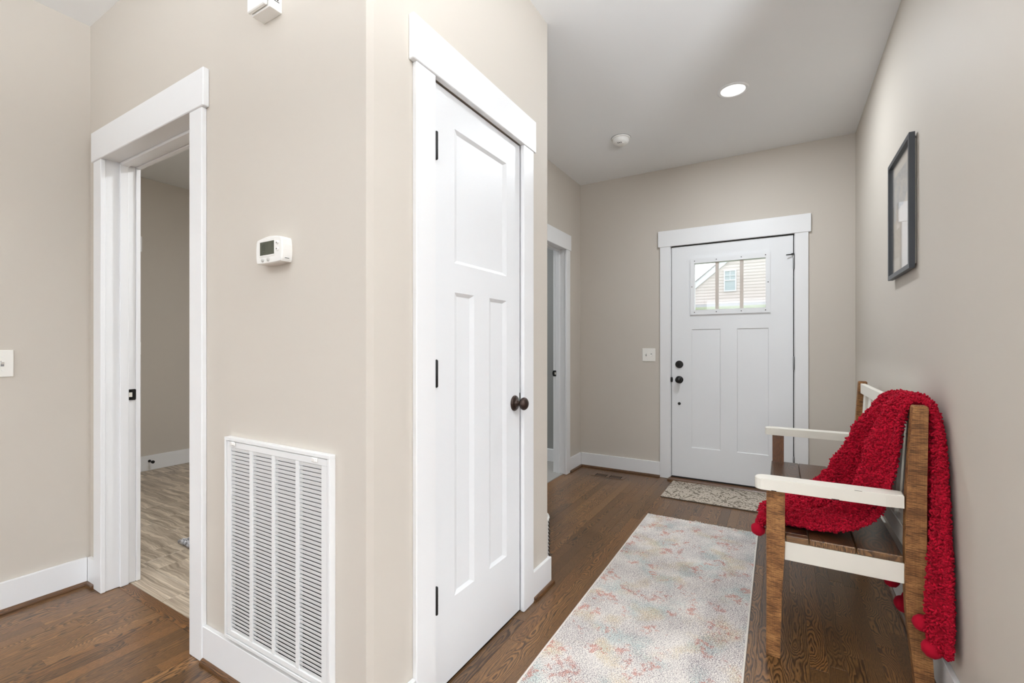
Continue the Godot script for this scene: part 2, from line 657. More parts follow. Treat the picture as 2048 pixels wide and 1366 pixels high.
func door_trims() -> void:
	var o := casing_set("trim", IN_F, P(0, 0, FT), -2.754, -1.927, -2.84, -1.836, 0.12, Vector2(0.054, 0.088), "white flat casing around the open doorway beside the thermostat")
	o.name = "trim_1"
	strike(o, Vector3(-2.760 + 0.0005, 0.926, -0.104), 1.0, -1.0)
	# the same doorway seen from the room beyond
	var b := casing_set("trim", Basis(Vector3(-1, 0, 0), Vector3(0, 1, 0), Vector3(0, 0, -1)), P(0, 0, FT + 0.12), 1.927, 2.754, 1.836, 2.84, 0.0, Vector2.ZERO, "white casing on the far side of the open doorway", [false, false])
	b.name = "trim_2"
	var c := casing_set("trim", IN_XP, P(XC, 0, 0), 1.157, 1.748, 1.066, 1.838, 0.115, Vector2.ZERO, "white flat casing around the closet door")
	c.name = "trim_3"
	var d := casing_set("trim", IN_XP, P(XL, 0, 0), 2.99, 3.826, 2.905, 3.907, 0.12, Vector2(0.05, 0.085), "white flat casing around the foyer doorway")
	d.name = "trim_4"
	strike(d, Vector3(3.832 - 0.0005, 0.917, -0.104), -1.0, -1.0)
	var e := casing_set("trim", IN_F, P(0, 0, FF), -0.848, 0.086, -0.937, 0.175, 0.0, Vector2.ZERO, "white flat casing around the front door", [false, false])
	e.name = "trim_5"
	for sx in [-0.848, 0.086]:
		var jb := Mb.new()
		var s := 1.0 if sx < 0.0 else -1.0
		jb.span(Vector3(sx - s * 0.012, 0.02, -0.16), Vector3(sx + s * 0.005, HB + 0.008, -0.004), 0.001)
		obj("jamb", jb, M.trim, e)
	# a door's casing on the far wall of the tiled room
	var g := thing("trim", "", "", P(-5.136, 0, 0), IN_XP)
	g.name = "trim_6"
	setting(g, "white door casing on the far wall of the tiled room")
	var hd := Mb.new()
	hd.span(Vector3(1.02, HB, 0), Vector3(1.912, HT, 0.022), 0.002)
	obj("header", hd, M.trim, g)
	for q in [1.04, 1.808]:
		var cs := Mb.new()
		cs.span(Vector3(q, 0, 0), Vector3(q + 0.087, HB, 0.018), 0.002)
		obj("casing", cs, M.trim, g)
	var pn := Mb.new()
	pn.span(Vector3(1.127, 0.01, 0), Vector3(1.808, HB, 0.008), 0.001)
	obj("door_panel", pn, M.door, g)


func skirting(called: String, basis: Basis, at: Vector3, runs: Array, label: String, hb := 0.134, shoe := true) -> Node3D:
	var o := thing(called, "", "", at, basis)
	o.name = called
	setting(o, label)
	for r in runs:
		var mb := Mb.new()
		mb.span(Vector3(r[0], 0.001, 0), Vector3(r[1], hb, 0.0155), 0.0015)
		obj("board", mb, M.trim, o)
		if shoe:
			var s := Mb.new()
			s.tint = Color(0.82, 0.72, 0.62)
			var q := PackedVector2Array([Vector2(0.0155, 0.0005)])
			for k in 6:
				var a := k * PI / 10.0
				q.append(Vector2(0.0155 + 0.0135 * cos(a), 0.0005 + 0.019 * sin(a)))
			var b := Transform3D(Basis(Vector3(0, 0, 1), Vector3(0, 1, 0), Vector3(1, 0, 0)), Vector3.ZERO)
			var i: int = s.prism(q, r[0] + (r[2] if r.size() > 2 else 0.0), r[1] + (r[3] if r.size() > 3 else 0.0), b)
			s.wood(i, 0, 4, rng.randf() * 0.3)
			var so := obj("shoe_molding", s, M.oak, o)
			so.set_meta("label", "dark stained quarter round shoe molding")
	return o


func baseboards() -> void:
	skirting("baseboard_left", IN_XP, P(XW, 0, 0), [[-4.98, FT - 0.0155]], "white baseboard along the far left wall")
	skirting("baseboard_hall", IN_F, P(0, 0, FT), [[XW + 0.0155, -2.84], [-1.836, XC + 0.0155, 0.004, 0.0135]], "white baseboard under the return air grille")
	skirting("baseboard_closet", IN_XP, P(XC, 0, 0), [[FT - 0.0155, 1.066], [1.838, FC + 0.0155, 0.008, 0.0135]], "white baseboard on either side of the closet door")
	skirting("baseboard_corner", Basis(Vector3(-1, 0, 0), Vector3(0, 1, 0), Vector3(0, 0, -1)), P(0, 0, FC), [[-XC, -XL]], "white baseboard behind the closet corner")
	skirting("baseboard_foyer", IN_XP, P(XL, 0, 0), [[FC, 2.905], [3.907, FF - 0.0155]], "white baseboard beside the foyer doorway")
	skirting("baseboard_front", IN_F, P(0, 0, FF), [[XL + 0.0155, -0.937], [0.175, XR - 0.0155]], "white baseboard beside the front door")
	skirting("baseboard_right", IN_XM, P(XR, 0, 0), [[-FF + 0.0155, -1.42]], "white baseboard along the right wall behind the bench", 0.14)
	skirting("baseboard_bath", IN_XP, P(-5.136, 0, 0), [[1.9, 2.7]], "white baseboard in the tiled room", 0.14, false)
	skirting("baseboard_bedroom", IN_F, P(0, 0, FF - 0.006), [[-4.48, XL - 0.12]], "white baseboard in the grey room", 0.13, false)


# ---------------------------------------------------------------- floors
func floors() -> void:
	var mb := Mb.new()
	mb.span(P(-5.3, -0.14, -5.15), P(3.65, -0.0125, 4.36))
	var fl := obj("floor", mb, M.gap)
	setting(fl, "dark stained oak strip floor")
	# the part behind the camera, as one sheet of boards
	var rest := Mb.new()
	for i in 112:
		var x := XW + i * 0.057
		rest.tint = Color(0.8, 0.74, 0.7)
		var at := rest.span(P(x, -0.0124, -5.0), P(x + 0.0565, 0.0, 0.2))
		rest.wood(at, 2, i % 16, 0.0, 6.0)
	for i in 56:
		var x := XR + i * 0.057
		if x > 3.5:
			break
		rest.tint = Color(0.8, 0.74, 0.7)
		var at := rest.span(P(x, -0.0124, 0.2), P(x + 0.0565, 0.0, 1.42))
		rest.wood(at, 2, i % 16, 0.0, 6.0)
	var ro := obj("distant_boards", rest, M.oak, fl)
	ro.set_meta("kind", "stuff")
	# planks one by one
	var w := 0.057
	var tones := [Color(0.86, 0.84, 0.80), Color(0.96, 0.94, 0.88), Color(0.74, 0.72, 0.68), Color(0.95, 0.88, 0.78), Color(1.12, 1.08, 1.0), Color(0.80, 0.80, 0.80), Color(0.94, 0.92, 0.90), Color(0.70, 0.68, 0.64)]
	for i in range(-53, 7):
		var x0 := 0.088 + (i - 0) * w
		var x1 := x0 + w - 0.0003
		var xm := (x0 + x1) / 2.0
		if x0 < XW or x0 > XR:
			continue
		x1 = minf(x1, XR)
		var spans := []
		if xm > XC:
			spans = [[0.2, 4.105 if xm > -0.85 else FF]]
		elif x1 > XL + 0.002:
			spans = [[0.2, FT + (0.0 if xm > -1.92 else 0.049)], [FC, 4.105 if xm > -0.85 else FF]]
			if xm < -1.905:
				spans[0][1] = 0.934
		else:
			spans = [[0.2, 0.934 if xm < -1.91 and xm > -2.77 else FT]]
		for s in spans:
			var f: float = s[0]
			var first := true
			while f < s[1] - 0.01:
				var l := rng.randf_range(0.45, 1.25)
				if first:
					l *= rng.randf_range(0.35, 1.0)
				first = false
				var f1: float = minf(f + l, s[1])
				if s[1] - f1 < 0.14:
					f1 = s[1]
				var pb := Mb.new()
				var t: Color = tones[rng.randi() % tones.size()]
				pb.tint = Color(t.r, t.g, t.b) * rng.randf_range(0.90, 1.06)
				var lift := rng.randf_range(-0.00025, 0.0)
				var at := pb.span(P(x0, -0.012, f), P(x1, lift, f1 - 0.0003), 0.0004)
				var lu := f1 - f
				pb.wood(at, 2, rng.randi() % 16, rng.randf() * maxf(0.0, (1.58 - lu) / 1.6))
				obj("plank", pb, M.oak, fl)
				f = f1
	# oak threshold of the tiled room
	var th := Mb.new()
	th.tint = Color(0.86, 0.76, 0.64)
	var a1 := th.span(P(-2.766, -0.012, 0.9345), P(-1.912, 0.0, 0.983), 0.0008)
	th.wood(a1, 0, 5, 0.1)
	obj("threshold_board", th, M.oak, fl)
	# tiles
	var tb := Mb.new()
	tb.span(P(-5.136, -0.0125, 0.983), P(-1.7, -0.002, 2.7))
	var tf := obj("floor", tb, M.grout)
	setting(tf, "taupe veined porcelain tile floor seen through the open doorway")
	var rows := [[0.9845, 1.1055], [1.1085, 1.3985], [1.4015, 1.6915], [1.6945, 1.9845], [1.9875, 2.2775], [2.2805, 2.5705], [2.5735, 2.7]]
	var starts := [-2.43, -2.95, -2.72, -2.53, -2.95, -2.72, -2.53]
	for k in rows.size():
		var x: float = starts[k] - 0.603 * 5
		while x < XL - 0.12:
			var xa := maxf(x, -5.136)
			var xb := minf(x + 0.6, XL - 0.12)
			var fa: float = rows[k][0]
			if k == 0:
				if xa < -2.76:
					if xb > -2.76:                            # the strip inside the doorway
						var d := Mb.new()
						d.wood(d.span(P(-2.76, -0.010, fa), P(xb, 0.0, 1.0055), 0.0005), 0, 2, 0.3, 0.6, 4)
						obj("tile", d, M.tile, tf)
					fa = 1.0055
				else:
					xb = minf(xb, -1.92)
			if xb - xa > 0.02:
				var t := Mb.new()
				var g := rng.randf_range(0.94, 1.03)
				t.tint = Color(g, g, g)
				var at := t.span(P(xa, -0.010, fa), P(xb, 0.0, rows[k][1]), 0.0012)
				t.wood(at, 0, rng.randi() % 4, rng.randf(), 0.6, 4)
				obj("tile", t, M.tile, tf)
			x += 0.603
	# carpet of the grey room
	var cb := Mb.new()
	cb.span(P(-4.48, -0.0125, 2.83), P(XL - 0.02, 0.006, FF - 0.006), 0.004)
	setting(obj("floor", cb, M.carpet), "pale carpet of the grey room past the foyer doorway")
	# sill under the front door
	var sl := thing("trim", "", "", P(0, 0, FF), IN_F)
	sl.name = "trim_7"
	setting(sl, "oak sill and dark weather strip under the front door")
	var sb := Mb.new()
	sb.tint = Color(0.75, 0.66, 0.58)
	var a2 := sb.span(Vector3(-0.86, -0.012, -0.02), Vector3(0.1, 0.016, 0.09), 0.005)
	sb.wood(a2, 0, 2, 0.05)
	obj("sill", sb, M.oak, sl)
	var wb := Mb.new()
	wb.span(Vector3(-0.843, 0.012, -0.05), Vector3(0.082, 0.024, -0.002), 0.002)
	obj("weather_strip", wb, M.dark, sl)


# ---------------------------------------------------------------- doors
func panel_face(mb: Mb, x0: float, x1: float, y0: float, y1: float, z: float, holes: Array, bevel: float, depth: float, side := -1.0) -> void:
	# a door face at local z with sunk panels: the frame as strips, then sloped edges
	var xs := [x0, x1]
	var ys := [y0, y1]
	for h in holes:
		for q in [h[0], h[1]]:
			if not xs.has(q):
				xs.append(q)
		for q in [h[2], h[3]]:
			if not ys.has(q):
				ys.append(q)
	xs.sort()
	ys.sort()
	for i in xs.size() - 1:
		for j in ys.size() - 1:
			var cx: float = (xs[i] + xs[i + 1]) / 2.0
			var cy: float = (ys[j] + ys[j + 1]) / 2.0
			var inside := false
			for h in holes:
				inside = inside or (cx > h[0] and cx < h[1] and cy > h[2] and cy < h[3])
			if not inside:
				mb.face([Vector3(xs[i], ys[j], z), Vector3(xs[i + 1], ys[j], z), Vector3(xs[i + 1], ys[j + 1], z), Vector3(xs[i], ys[j + 1], z)], Vector3(0, 0, 1))
	for h in holes:
		var o := [Vector3(h[0], h[2], z), Vector3(h[1], h[2], z), Vector3(h[1], h[3], z), Vector3(h[0], h[3], z)]
		var sb := bevel if side < 0.0 else side
		var n := [Vector3(h[0] + sb, h[2] + bevel, z - depth), Vector3(h[1] - sb, h[2] + bevel, z - depth), Vector3(h[1] - sb, h[3] - bevel, z - depth), Vector3(h[0] + sb, h[3] - bevel, z - depth)]
		for k in 4:
			mb.face([o[k], o[(k + 1) % 4], n[(k + 1) % 4], n[k]], Vector3(0, 0, 1))


func butt_hinge(o: Node3D, x: float, y0: float, y1: float, z: float, m: Material) -> void:
	var hg := Mb.new()
	var r := 0.0055
	hg.lathe([Vector2(0, -0.003), Vector2(r * 0.8, 0), Vector2(r, 0.002), Vector2(r, (y1 - y0) - 0.002), Vector2(r * 0.8, y1 - y0), Vector2(0, y1 - y0 + 0.003)], Transform3D(Basis(), Vector3(x, y0, z)), 12)
	for k in 2:
		var yy := y0 + (y1 - y0) * (k + 1) / 3.0
		hg.lathe([Vector2(r * 0.9, 0), Vector2(r * 1.06, 0.0003), Vector2(r * 1.06, 0.001), Vector2(r * 0.9, 0.0013)], Transform3D(Basis(), Vector3(x, yy, z)), 12)
	obj("hinge", hg, m, o)


func knob(o: Node3D, called: String, at: Vector3, m: Material, rose := 0.0335, ball := 0.0275, out := 0.064) -> Node3D:
	var k := Node3D.new()
	k.position = at
	place(k, called, o)
	var side := Basis(Vector3(1, 0, 0), Vector3(0, 0, 1), Vector3(0, -1, 0))   # lathe axis turned to look out of the door
	var ro := Mb.new()
	ro.lathe([Vector2(rose, 0), Vector2(rose, 0.003), Vector2(rose * 0.93, 0.0065), Vector2(rose * 0.7, 0.010), Vector2(rose * 0.46, 0.0125), Vector2(rose * 0.36, 0.019)], Transform3D(side, Vector3.ZERO), 32, 60)
	obj("rose", ro, m, k)
	var kn := Mb.new()
	var p := [Vector2(0.0115, 0.012), Vector2(0.0105, out * 0.42)]
	for i in 12:
		var a := -1.15 + i * (PI / 2 + 1.15) / 11.0
		p.append(Vector2(maxf(ball * cos(a), 0.0), out - ball * 0.62 + ball * 0.66 * sin(a)))
	kn.lathe(p, Transform3D(side, Vector3.ZERO), 32, 60)
	obj("knob", kn, m, k)
	return k


func closet_door() -> void:
	var o := thing("door", "", "", P(XC, 0, 0), IN_XP)
	o.name = "door_1"
	setting(o, "white three-panel closet door with a bronze knob")
	var z := -0.004
	var x0 := 1.178
	var x1 := 1.7465
	var holes := [[1.283, 1.637, 1.456, 1.928], [1.283, 1.404, 0.285, 1.353], [1.505, 1.637, 0.285, 1.353]]
	var mb := Mb.new()
	panel_face(mb, x0, x1, 0.008, 2.041, z, holes, 0.012, 0.008, 0.022)
	for s in [[x0, -1.0], [x1, 1.0]]:
		mb.face([Vector3(s[0], 0.008, z), Vector3(s[0], 2.041, z), Vector3(s[0], 2.041, z - 0.035), Vector3(s[0], 0.008, z - 0.035)], Vector3(s[1], 0, 0))
	for s in [[0.008, -1.0], [2.041, 1.0]]:
		mb.face([Vector3(x0, s[0], z), Vector3(x1, s[0], z), Vector3(x1, s[0], z - 0.035), Vector3(x0, s[0], z - 0.035)], Vector3(0, s[1], 0))
	mb.face([Vector3(x0, 0.008, z - 0.035), Vector3(x1, 0.008, z - 0.035), Vector3(x1, 2.041, z - 0.035), Vector3(x0, 2.041, z - 0.035)], Vector3(0, 0, -1))
	obj("slab", mb, M.door, o)
	for h in holes:
		var p := Mb.new()
		p.span(Vector3(h[0] + 0.0221, h[2] + 0.0121, z - 0.02), Vector3(h[1] - 0.0221, h[3] - 0.0121, z - 0.008))
		obj("panel", p, M.door, o)
	for y in [[0.274, 0.366], [1.028, 1.117], [1.782, 1.874]]:
		butt_hinge(o, x0 - 0.001, y[0], y[1], 0.0035, M.black)
	var k := knob(o, "door_knob", Vector3(1.702, 0.919, z), M.bronze)
	var lt := Mb.new()
	lt.box(Vector3(1.7472, 0.935, z - 0.004), Vector3(0.0045, 0.05, 0.012), 0.001)
	obj("latch", lt, M.black, o)
	# dark sheet standing in for the shade inside the closet, behind the gaps
	var g := Mb.new()
	g.span(Vector3(1.14, 0.0, -0.113), Vector3(1.765, 2.05, -0.1))
	obj("backing", g, M.gap, o)


func front_door() -> void:
	var o := thing("door", "", "", P(0, 0, FF), IN_F)
	o.name = "door_2"
	setting(o, "white craftsman front door with three small panes and black hardware")
	var z := -0.001
	var x0 := -0.8375
	var x1 := 0.0745
	var y0 := 0.028
	var y1 := 2.036
	var lite := [-0.655, -0.108, 1.472, 1.882]
	var holes := [[-0.674, -0.445, 0.29, 1.313], [-0.320, -0.092, 0.29, 1.313]]
	var mb := Mb.new()
	panel_face(mb, x0, x1, y0, y1, z, holes + [lite], 0.0055, 0.006)
	# carve: the glazed opening runs through the slab
	var zb := z - 0.045
	panel_face(mb, x0, x1, y0, y1, zb, [lite], 0.0001, -0.0001)
	for s in [[x0, -1.0], [x1, 1.0], [lite[0] + 0.005, 1.0], [lite[1] - 0.005, -1.0]]:
		var a: float = y0 if absf(s[0]) > 0.7 or s[0] > 0.0 else lite[2]
		var b: float = y1 if absf(s[0]) > 0.7 or s[0] > 0.0 else lite[3]
		mb.face([Vector3(s[0], a, z), Vector3(s[0], b, z), Vector3(s[0], b, zb), Vector3(s[0], a, zb)], Vector3(s[1], 0, 0))
	for s in [[y0, -1.0], [y1, 1.0], [lite[2] + 0.005, 1.0], [lite[3] - 0.005, -1.0]]:
		var a: float = x0 if s[0] == y0 or s[0] == y1 else lite[0]
		var b: float = x1 if s[0] == y0 or s[0] == y1 else lite[1]
		mb.face([Vector3(a, s[0], z), Vector3(b, s[0], z), Vector3(b, s[0], zb), Vector3(a, s[0], zb)], Vector3(0, s[1], 0))
	obj("slab", mb, M.door, o)
	for h in holes:
		var p := Mb.new()
		p.span(Vector3(h[0] + 0.0056, h[2] + 0.0056, z - 0.02), Vector3(h[1] - 0.0056, h[3] - 0.0056, z - 0.006))
		obj("panel", p, M.door, o)
	# lite frame, muntins, panes, screws
	var lf := Mb.new()
	var fo := [-0.683, -0.080, 1.437, 1.922]
	var fi := [-0.650, -0.113, 1.477, 1.878]
	var fz := 0.0105
	var sl := 0.003
	for q in [[fo[0], fo[1], fo[2], fi[2]], [fo[0], fo[1], fi[3], fo[3]], [fo[0], fi[0], fi[2], fi[3]], [fi[1], fo[1], fi[2], fi[3]]]:
		lf.span(Vector3(q[0], q[2], z), Vector3(q[1], q[3], fz))
	obj("lite_frame", lf, M.door, o)
	for x in [-0.473, -0.287]:
		var mt := Mb.new()
		mt.span(Vector3(x - 0.0125, fi[2], -0.03), Vector3(x + 0.0125, fi[3], -0.004), 0.003)
		obj("muntin", mt, M.muntin, o)
	var px := [fi[0], -0.473, -0.287, fi[1]]
	for k in 3:
		var gl := Mb.new()
		gl.span(Vector3(px[k], fi[2], -0.024), Vector3(px[k + 1], fi[3], -0.020))
		obj("pane", gl, M.glass, o)
	for q in [[-0.649, 1.898], [-0.476, 1.898], [-0.288, 1.899], [-0.114, 1.899], [-0.669, 1.678], [-0.096, 1.680], [-0.649, 1.457], [-0.476, 1.457], [-0.288, 1.457], [-0.114, 1.457]]:
		var sc := Mb.new()
		sc.lathe([Vector2(0.0042, 0), Vector2(0.0036, 0.0012), Vector2(0, 0.0016)], Transform3D(Basis(Vector3(1, 0, 0), Vector3(0, 0, 1), Vector3(0, -1, 0)), Vector3(q[0], q[1], fz)), 10)
		obj("screw", sc, M.black, o)
	# hardware
	var side := Basis(Vector3(1, 0, 0), Vector3(0, 0, 1), Vector3(0, -1, 0))
	var db := Node3D.new()
	db.position = Vector3(-0.775, 1.008, z)
	place(db, "deadbolt", o)
	var d := Mb.new()
	d.lathe([Vector2(0.033, 0), Vector2(0.033, 0.006), Vector2(0.029, 0.011), Vector2(0.014, 0.0125), Vector2(0, 0.0125)], Transform3D(side, Vector3.ZERO), 32, 30)
	obj("rose", d, M.black, db)
	var tt := Mb.new()
	tt.box(Vector3(0, 0, 0.018), Vector3(0.008, 0.03, 0.014), 0.003)
	obj("thumb_turn", tt, M.black, db)
	knob(o, "door_knob", Vector3(-0.775, 0.874, z), M.black, 0.033, 0.027, 0.062)
	var pl := Mb.new()
	pl.lathe([Vector2(0.0125, 0), Vector2(0.0125, 0.004), Vector2(0.009, 0.009), Vector2(0, 0.010)], Transform3D(side, Vector3(-0.775, 0.665, z)), 20)
	obj("plug", pl, M.black, o)
	var la := Mb.new()
	la.lathe([Vector2(0, -0.024), Vector2(0.008, -0.02), Vector2(0.011, 0.0), Vector2(0.008, 0.02), Vector2(0, 0.024)], Transform3D(Basis(), Vector3(x0 - 0.002, 0.872, 0.0)), 12)
	obj("latch", la, M.black, o)
	for y in [[0.222, 0.302], [0.982, 1.085], [1.77, 1.884]]:
		butt_hinge(o, 0.0785, y[0], y[1], 0.006, M.steel)
	var hs := Mb.new()
	hs.tube([Vector3(0.0785, 1.884, 0.008), Vector3(0.058, 1.882, 0.02), Vector3(0.028, 1.879, 0.03)], 0.0042, 8)
	hs.box(Vector3(0.072, 1.885, 0.012), Vector3(0.022, 0.012, 0.014), 0.003)
	obj("hinge_door_stop", hs, M.black, o)
	var jw := Mb.new()                                    # dark weather seal round the slab
	jw.span(Vector3(-0.842, y0, -0.03), Vector3(x0 - 0.0003, y1 + 0.006, -0.012))
	jw.span(Vector3(x1 + 0.0003, y0, -0.03), Vector3(0.081, y1 + 0.006, -0.006))
	jw.span(Vector3(-0.843, y1 + 0.0003, -0.03), Vector3(0.081, HB + 0.006, -0.006))
	obj("weather_seal", jw, M.dark, o)


# ---------------------------------------------------------------- outside, through the front door's panes
func outside() -> void:
	var g := Mb.new()
	g.span(P(-40, -0.75, 4.4), P(40, -0.6, 60))
	setting(obj("ground_lawn", g, M.grass), "lawn outside the front door")
	var c := Mb.new()
	c.span(P(-2.5, -0.2, 4.4), P(2.0, -0.02, 6.0), 0.01)
	setting(obj("porch_slab", c, M.concrete), "concrete porch outside the front door")
	var f := 30.0
	var o := thing("house", "pale lap-sided house with white trimmed gable across the street", "house", P(0, -0.6, f))
	var sl := 0.814
	var ridge := Vector2(2.4, 11.41)
	var half := 11.0
	var wallm := Mb.new()
	var lap := 0.18
	var y := 0.0
	while y < ridge.y - 0.2:
		var xa := maxf(ridge.x - half, ridge.x - (ridge.y - y - lap * 0.5) / sl)
		var xb := minf(ridge.x + half, ridge.x + (ridge.y - y - lap * 0.5) / sl)
		wallm.face([Vector3(xa, y, 0.03), Vector3(xb, y, 0.03), Vector3(xb, y + lap, 0.004), Vector3(xa, y + lap, 0.004)], Vector3(0, 0.2, 1))
		wallm.face([Vector3(xa, y, 0.004), Vector3(xb, y, 0.004), Vector3(xb, y, 0.03), Vector3(xa, y, 0.03)], Vector3(0, -1, 0))
		y += lap
	var eave := ridge.y - half * sl
	wallm.prism(PackedVector2Array([Vector2(ridge.x - half, 0), Vector2(ridge.x + half, 0), Vector2(ridge.x + half, eave), ridge, Vector2(ridge.x - half, eave)]), -9.0, 0.003)
	obj("siding", wallm, M.siding, o)
	for s in [-1.0, 1.0]:
		var d := Vector2(s, -sl).normalized()
		var nrm := Vector2(s * sl, 1).normalized()
		var e := ridge + d * (half * 1.36)
		var rk := Mb.new()
		rk.prism(PackedVector2Array([ridge, e, e - nrm * 0.30, ridge - nrm * 0.30]), 0.03, 0.12)
		obj("rake_board", rk, M.house_trim, o)
		var rf := Mb.new()
		rf.prism(PackedVector2Array([ridge + nrm * 0.05, e + nrm * 0.05, e, ridge]), -9.2, 0.16)
		obj("roof", rf, M.shingle, o)
	var win := Node3D.new()
	win.position = Vector3(-2.655, 0, 0.035)
	place(win, "window", o)
	var x0 := -0.335
	var x1 := 0.335
	var wy0 := 5.045
	var wy1 := 6.33
	var fr := Mb.new()
	for q in [[x0, x1, wy0, wy0 + 0.07], [x0, x1, wy1 - 0.07, wy1], [x0, x0 + 0.06, wy0 + 0.07, wy1 - 0.07], [x1 - 0.06, x1, wy0 + 0.07, wy1 - 0.07], [x0 + 0.06, x1 - 0.06, 5.68, 5.74]]:
		fr.span(Vector3(q[0], q[2], 0), Vector3(q[1], q[3], 0.06), 0.004)
	fr.span(Vector3(-0.015, 5.74, 0.01), Vector3(0.015, wy1 - 0.07, 0.05))
	fr.span(Vector3(x0 + 0.06, 5.98, 0.01), Vector3(x1 - 0.06, 6.01, 0.05))
	obj("sash", fr, M.house_trim, win)
	for q in [[wy0 + 0.07, 5.68], [5.74, wy1 - 0.07]]:
		var p := Mb.new()
		p.span(Vector3(x0 + 0.06, q[0], 0.005), Vector3(x1 - 0.06, q[1], 0.012))
		obj("pane", p, M.house_glass, win)
	var side := Transform3D(Basis(Vector3(0, 0, 1), Vector3(0, 1, 0), Vector3(1, 0, 0)), Vector3.ZERO)
	var pr := Mb.new()
	pr.prism(PackedVector2Array([Vector2(0.03, 4.36), Vector2(2.8, 3.98), Vector2(2.8, 3.93), Vector2(0.03, 4.28)]), -9.0, 13.0, side)
	obj("porch_roof", pr, M.shingle, o)
	var gt := Mb.new()
	gt.span(Vector3(-9.0, 3.80, 2.75), Vector3(13.0, 3.95, 2.9), 0.02)
	obj("gutter", gt, M.gutter, o)
	var fa := Mb.new()
	fa.span(Vector3(-9.0, 3.45, 2.5), Vector3(13.0, 3.79, 2.74), 0.01)
	obj("porch_beam", fa, M.house_trim, o)
	for x in [-8.0, -4.2, 0.5, 5.0]:
		var ps := Mb.new()
		ps.span(Vector3(x - 0.15, 0.0, 2.47), Vector3(x + 0.15, 3.45, 2.77), 0.02)
		obj("porch_post", ps, M.house_trim, o)


# ---------------------------------------------------------------- fittings on the walls
func toggle_plate(label: String, at: Vector3, basis: Basis, gangs: int, ups: Array) -> void:
	var o := thing("light_switch", label, "light switch", at, basis, "toggle light switches")
	var w := 0.07 + 0.046 * (gangs - 1)
	var pl := Mb.new()
	pl.box(Vector3(0, 0, 0.003), Vector3(w, 0.118, 0.006), 0.0022)
	obj("plate", pl, M.plate, o)
	for k in gangs:
		var x := (k - (gangs - 1) / 2.0) * 0.046
		var sl := Mb.new()
		sl.box(Vector3(x, 0, 0.0063), Vector3(0.0105, 0.024, 0.0006))
		obj("slot", sl, M.steel, o)
		var tg := Mb.new()
		var u: float = ups[k]
		var pts := PackedVector2Array([Vector2(0.005, -0.005), Vector2(0.016, u * 0.010 - 0.003), Vector2(0.016, u * 0.010 + 0.003), Vector2(0.005, 0.005)])
		tg.prism(pts, x - 0.0042, x + 0.0042, Transform3D(Basis(Vector3(0, 0, 1), Vector3(0, 1, 0), Vector3(1, 0, 0)), Vector3.ZERO))
		obj("toggle", tg, M.plate, o)
		for y in [-0.03, 0.03]:
			var sc := Mb.new()
			sc.lathe([Vector2(0.0033, 0), Vector2(0.003, 0.001), Vector2(0, 0.0012)], Transform3D(Basis(Vector3(1, 0, 0), Vector3(0, 0, 1), Vector3(0, -1, 0)), Vector3(x, y, 0.006)), 10)
			obj("screw", sc, M.plastic, o)


func wall_fittings() -> void:
	toggle_plate("white toggle switch plate on the far left wall, cut by the left edge", P(XW, 1.088, 0.566), IN_XP, 2, [1, 1])
	toggle_plate("white double toggle switch plate beside the front door casing", P(-1.038, 1.089, FF), IN_F, 2, [1, -1])
	toggle_plate("white switch plate on the wall of the tiled room", P(-5.136, 1.148, 1.875), IN_XP, 1, [1])
	grille()
	thermostat()
	chime()
	framed_picture()
	floor_register()
	# rigid door stop on the tiled room's baseboard
	var ds := thing("door_stop", "small dark door stop on the tiled room baseboard", "door stop", P(-5.1205, 0.088, 1.972), IN_XP)
	var side := Basis(Vector3(1, 0, 0), Vector3(0, 0, 1), Vector3(0, -1, 0))
	var st := Mb.new()
	st.lathe([Vector2(0.013, 0), Vector2(0.012, 0.006), Vector2(0.005, 0.010), Vector2(0.0045, 0.06), Vector2(0.006, 0.062)], Transform3D(side, Vector3.ZERO), 16, 60)
	obj("shaft", st, M.black, ds)
	var tp := Mb.new()
	tp.lathe([Vector2(0.006, 0.06), Vector2(0.014, 0.064), Vector2(0.0145, 0.072), Vector2(0.010, 0.079), Vector2(0, 0.081)], Transform3D(side, Vector3.ZERO), 16, 60)
	obj("rubber_tip", tp, M.dark, ds)


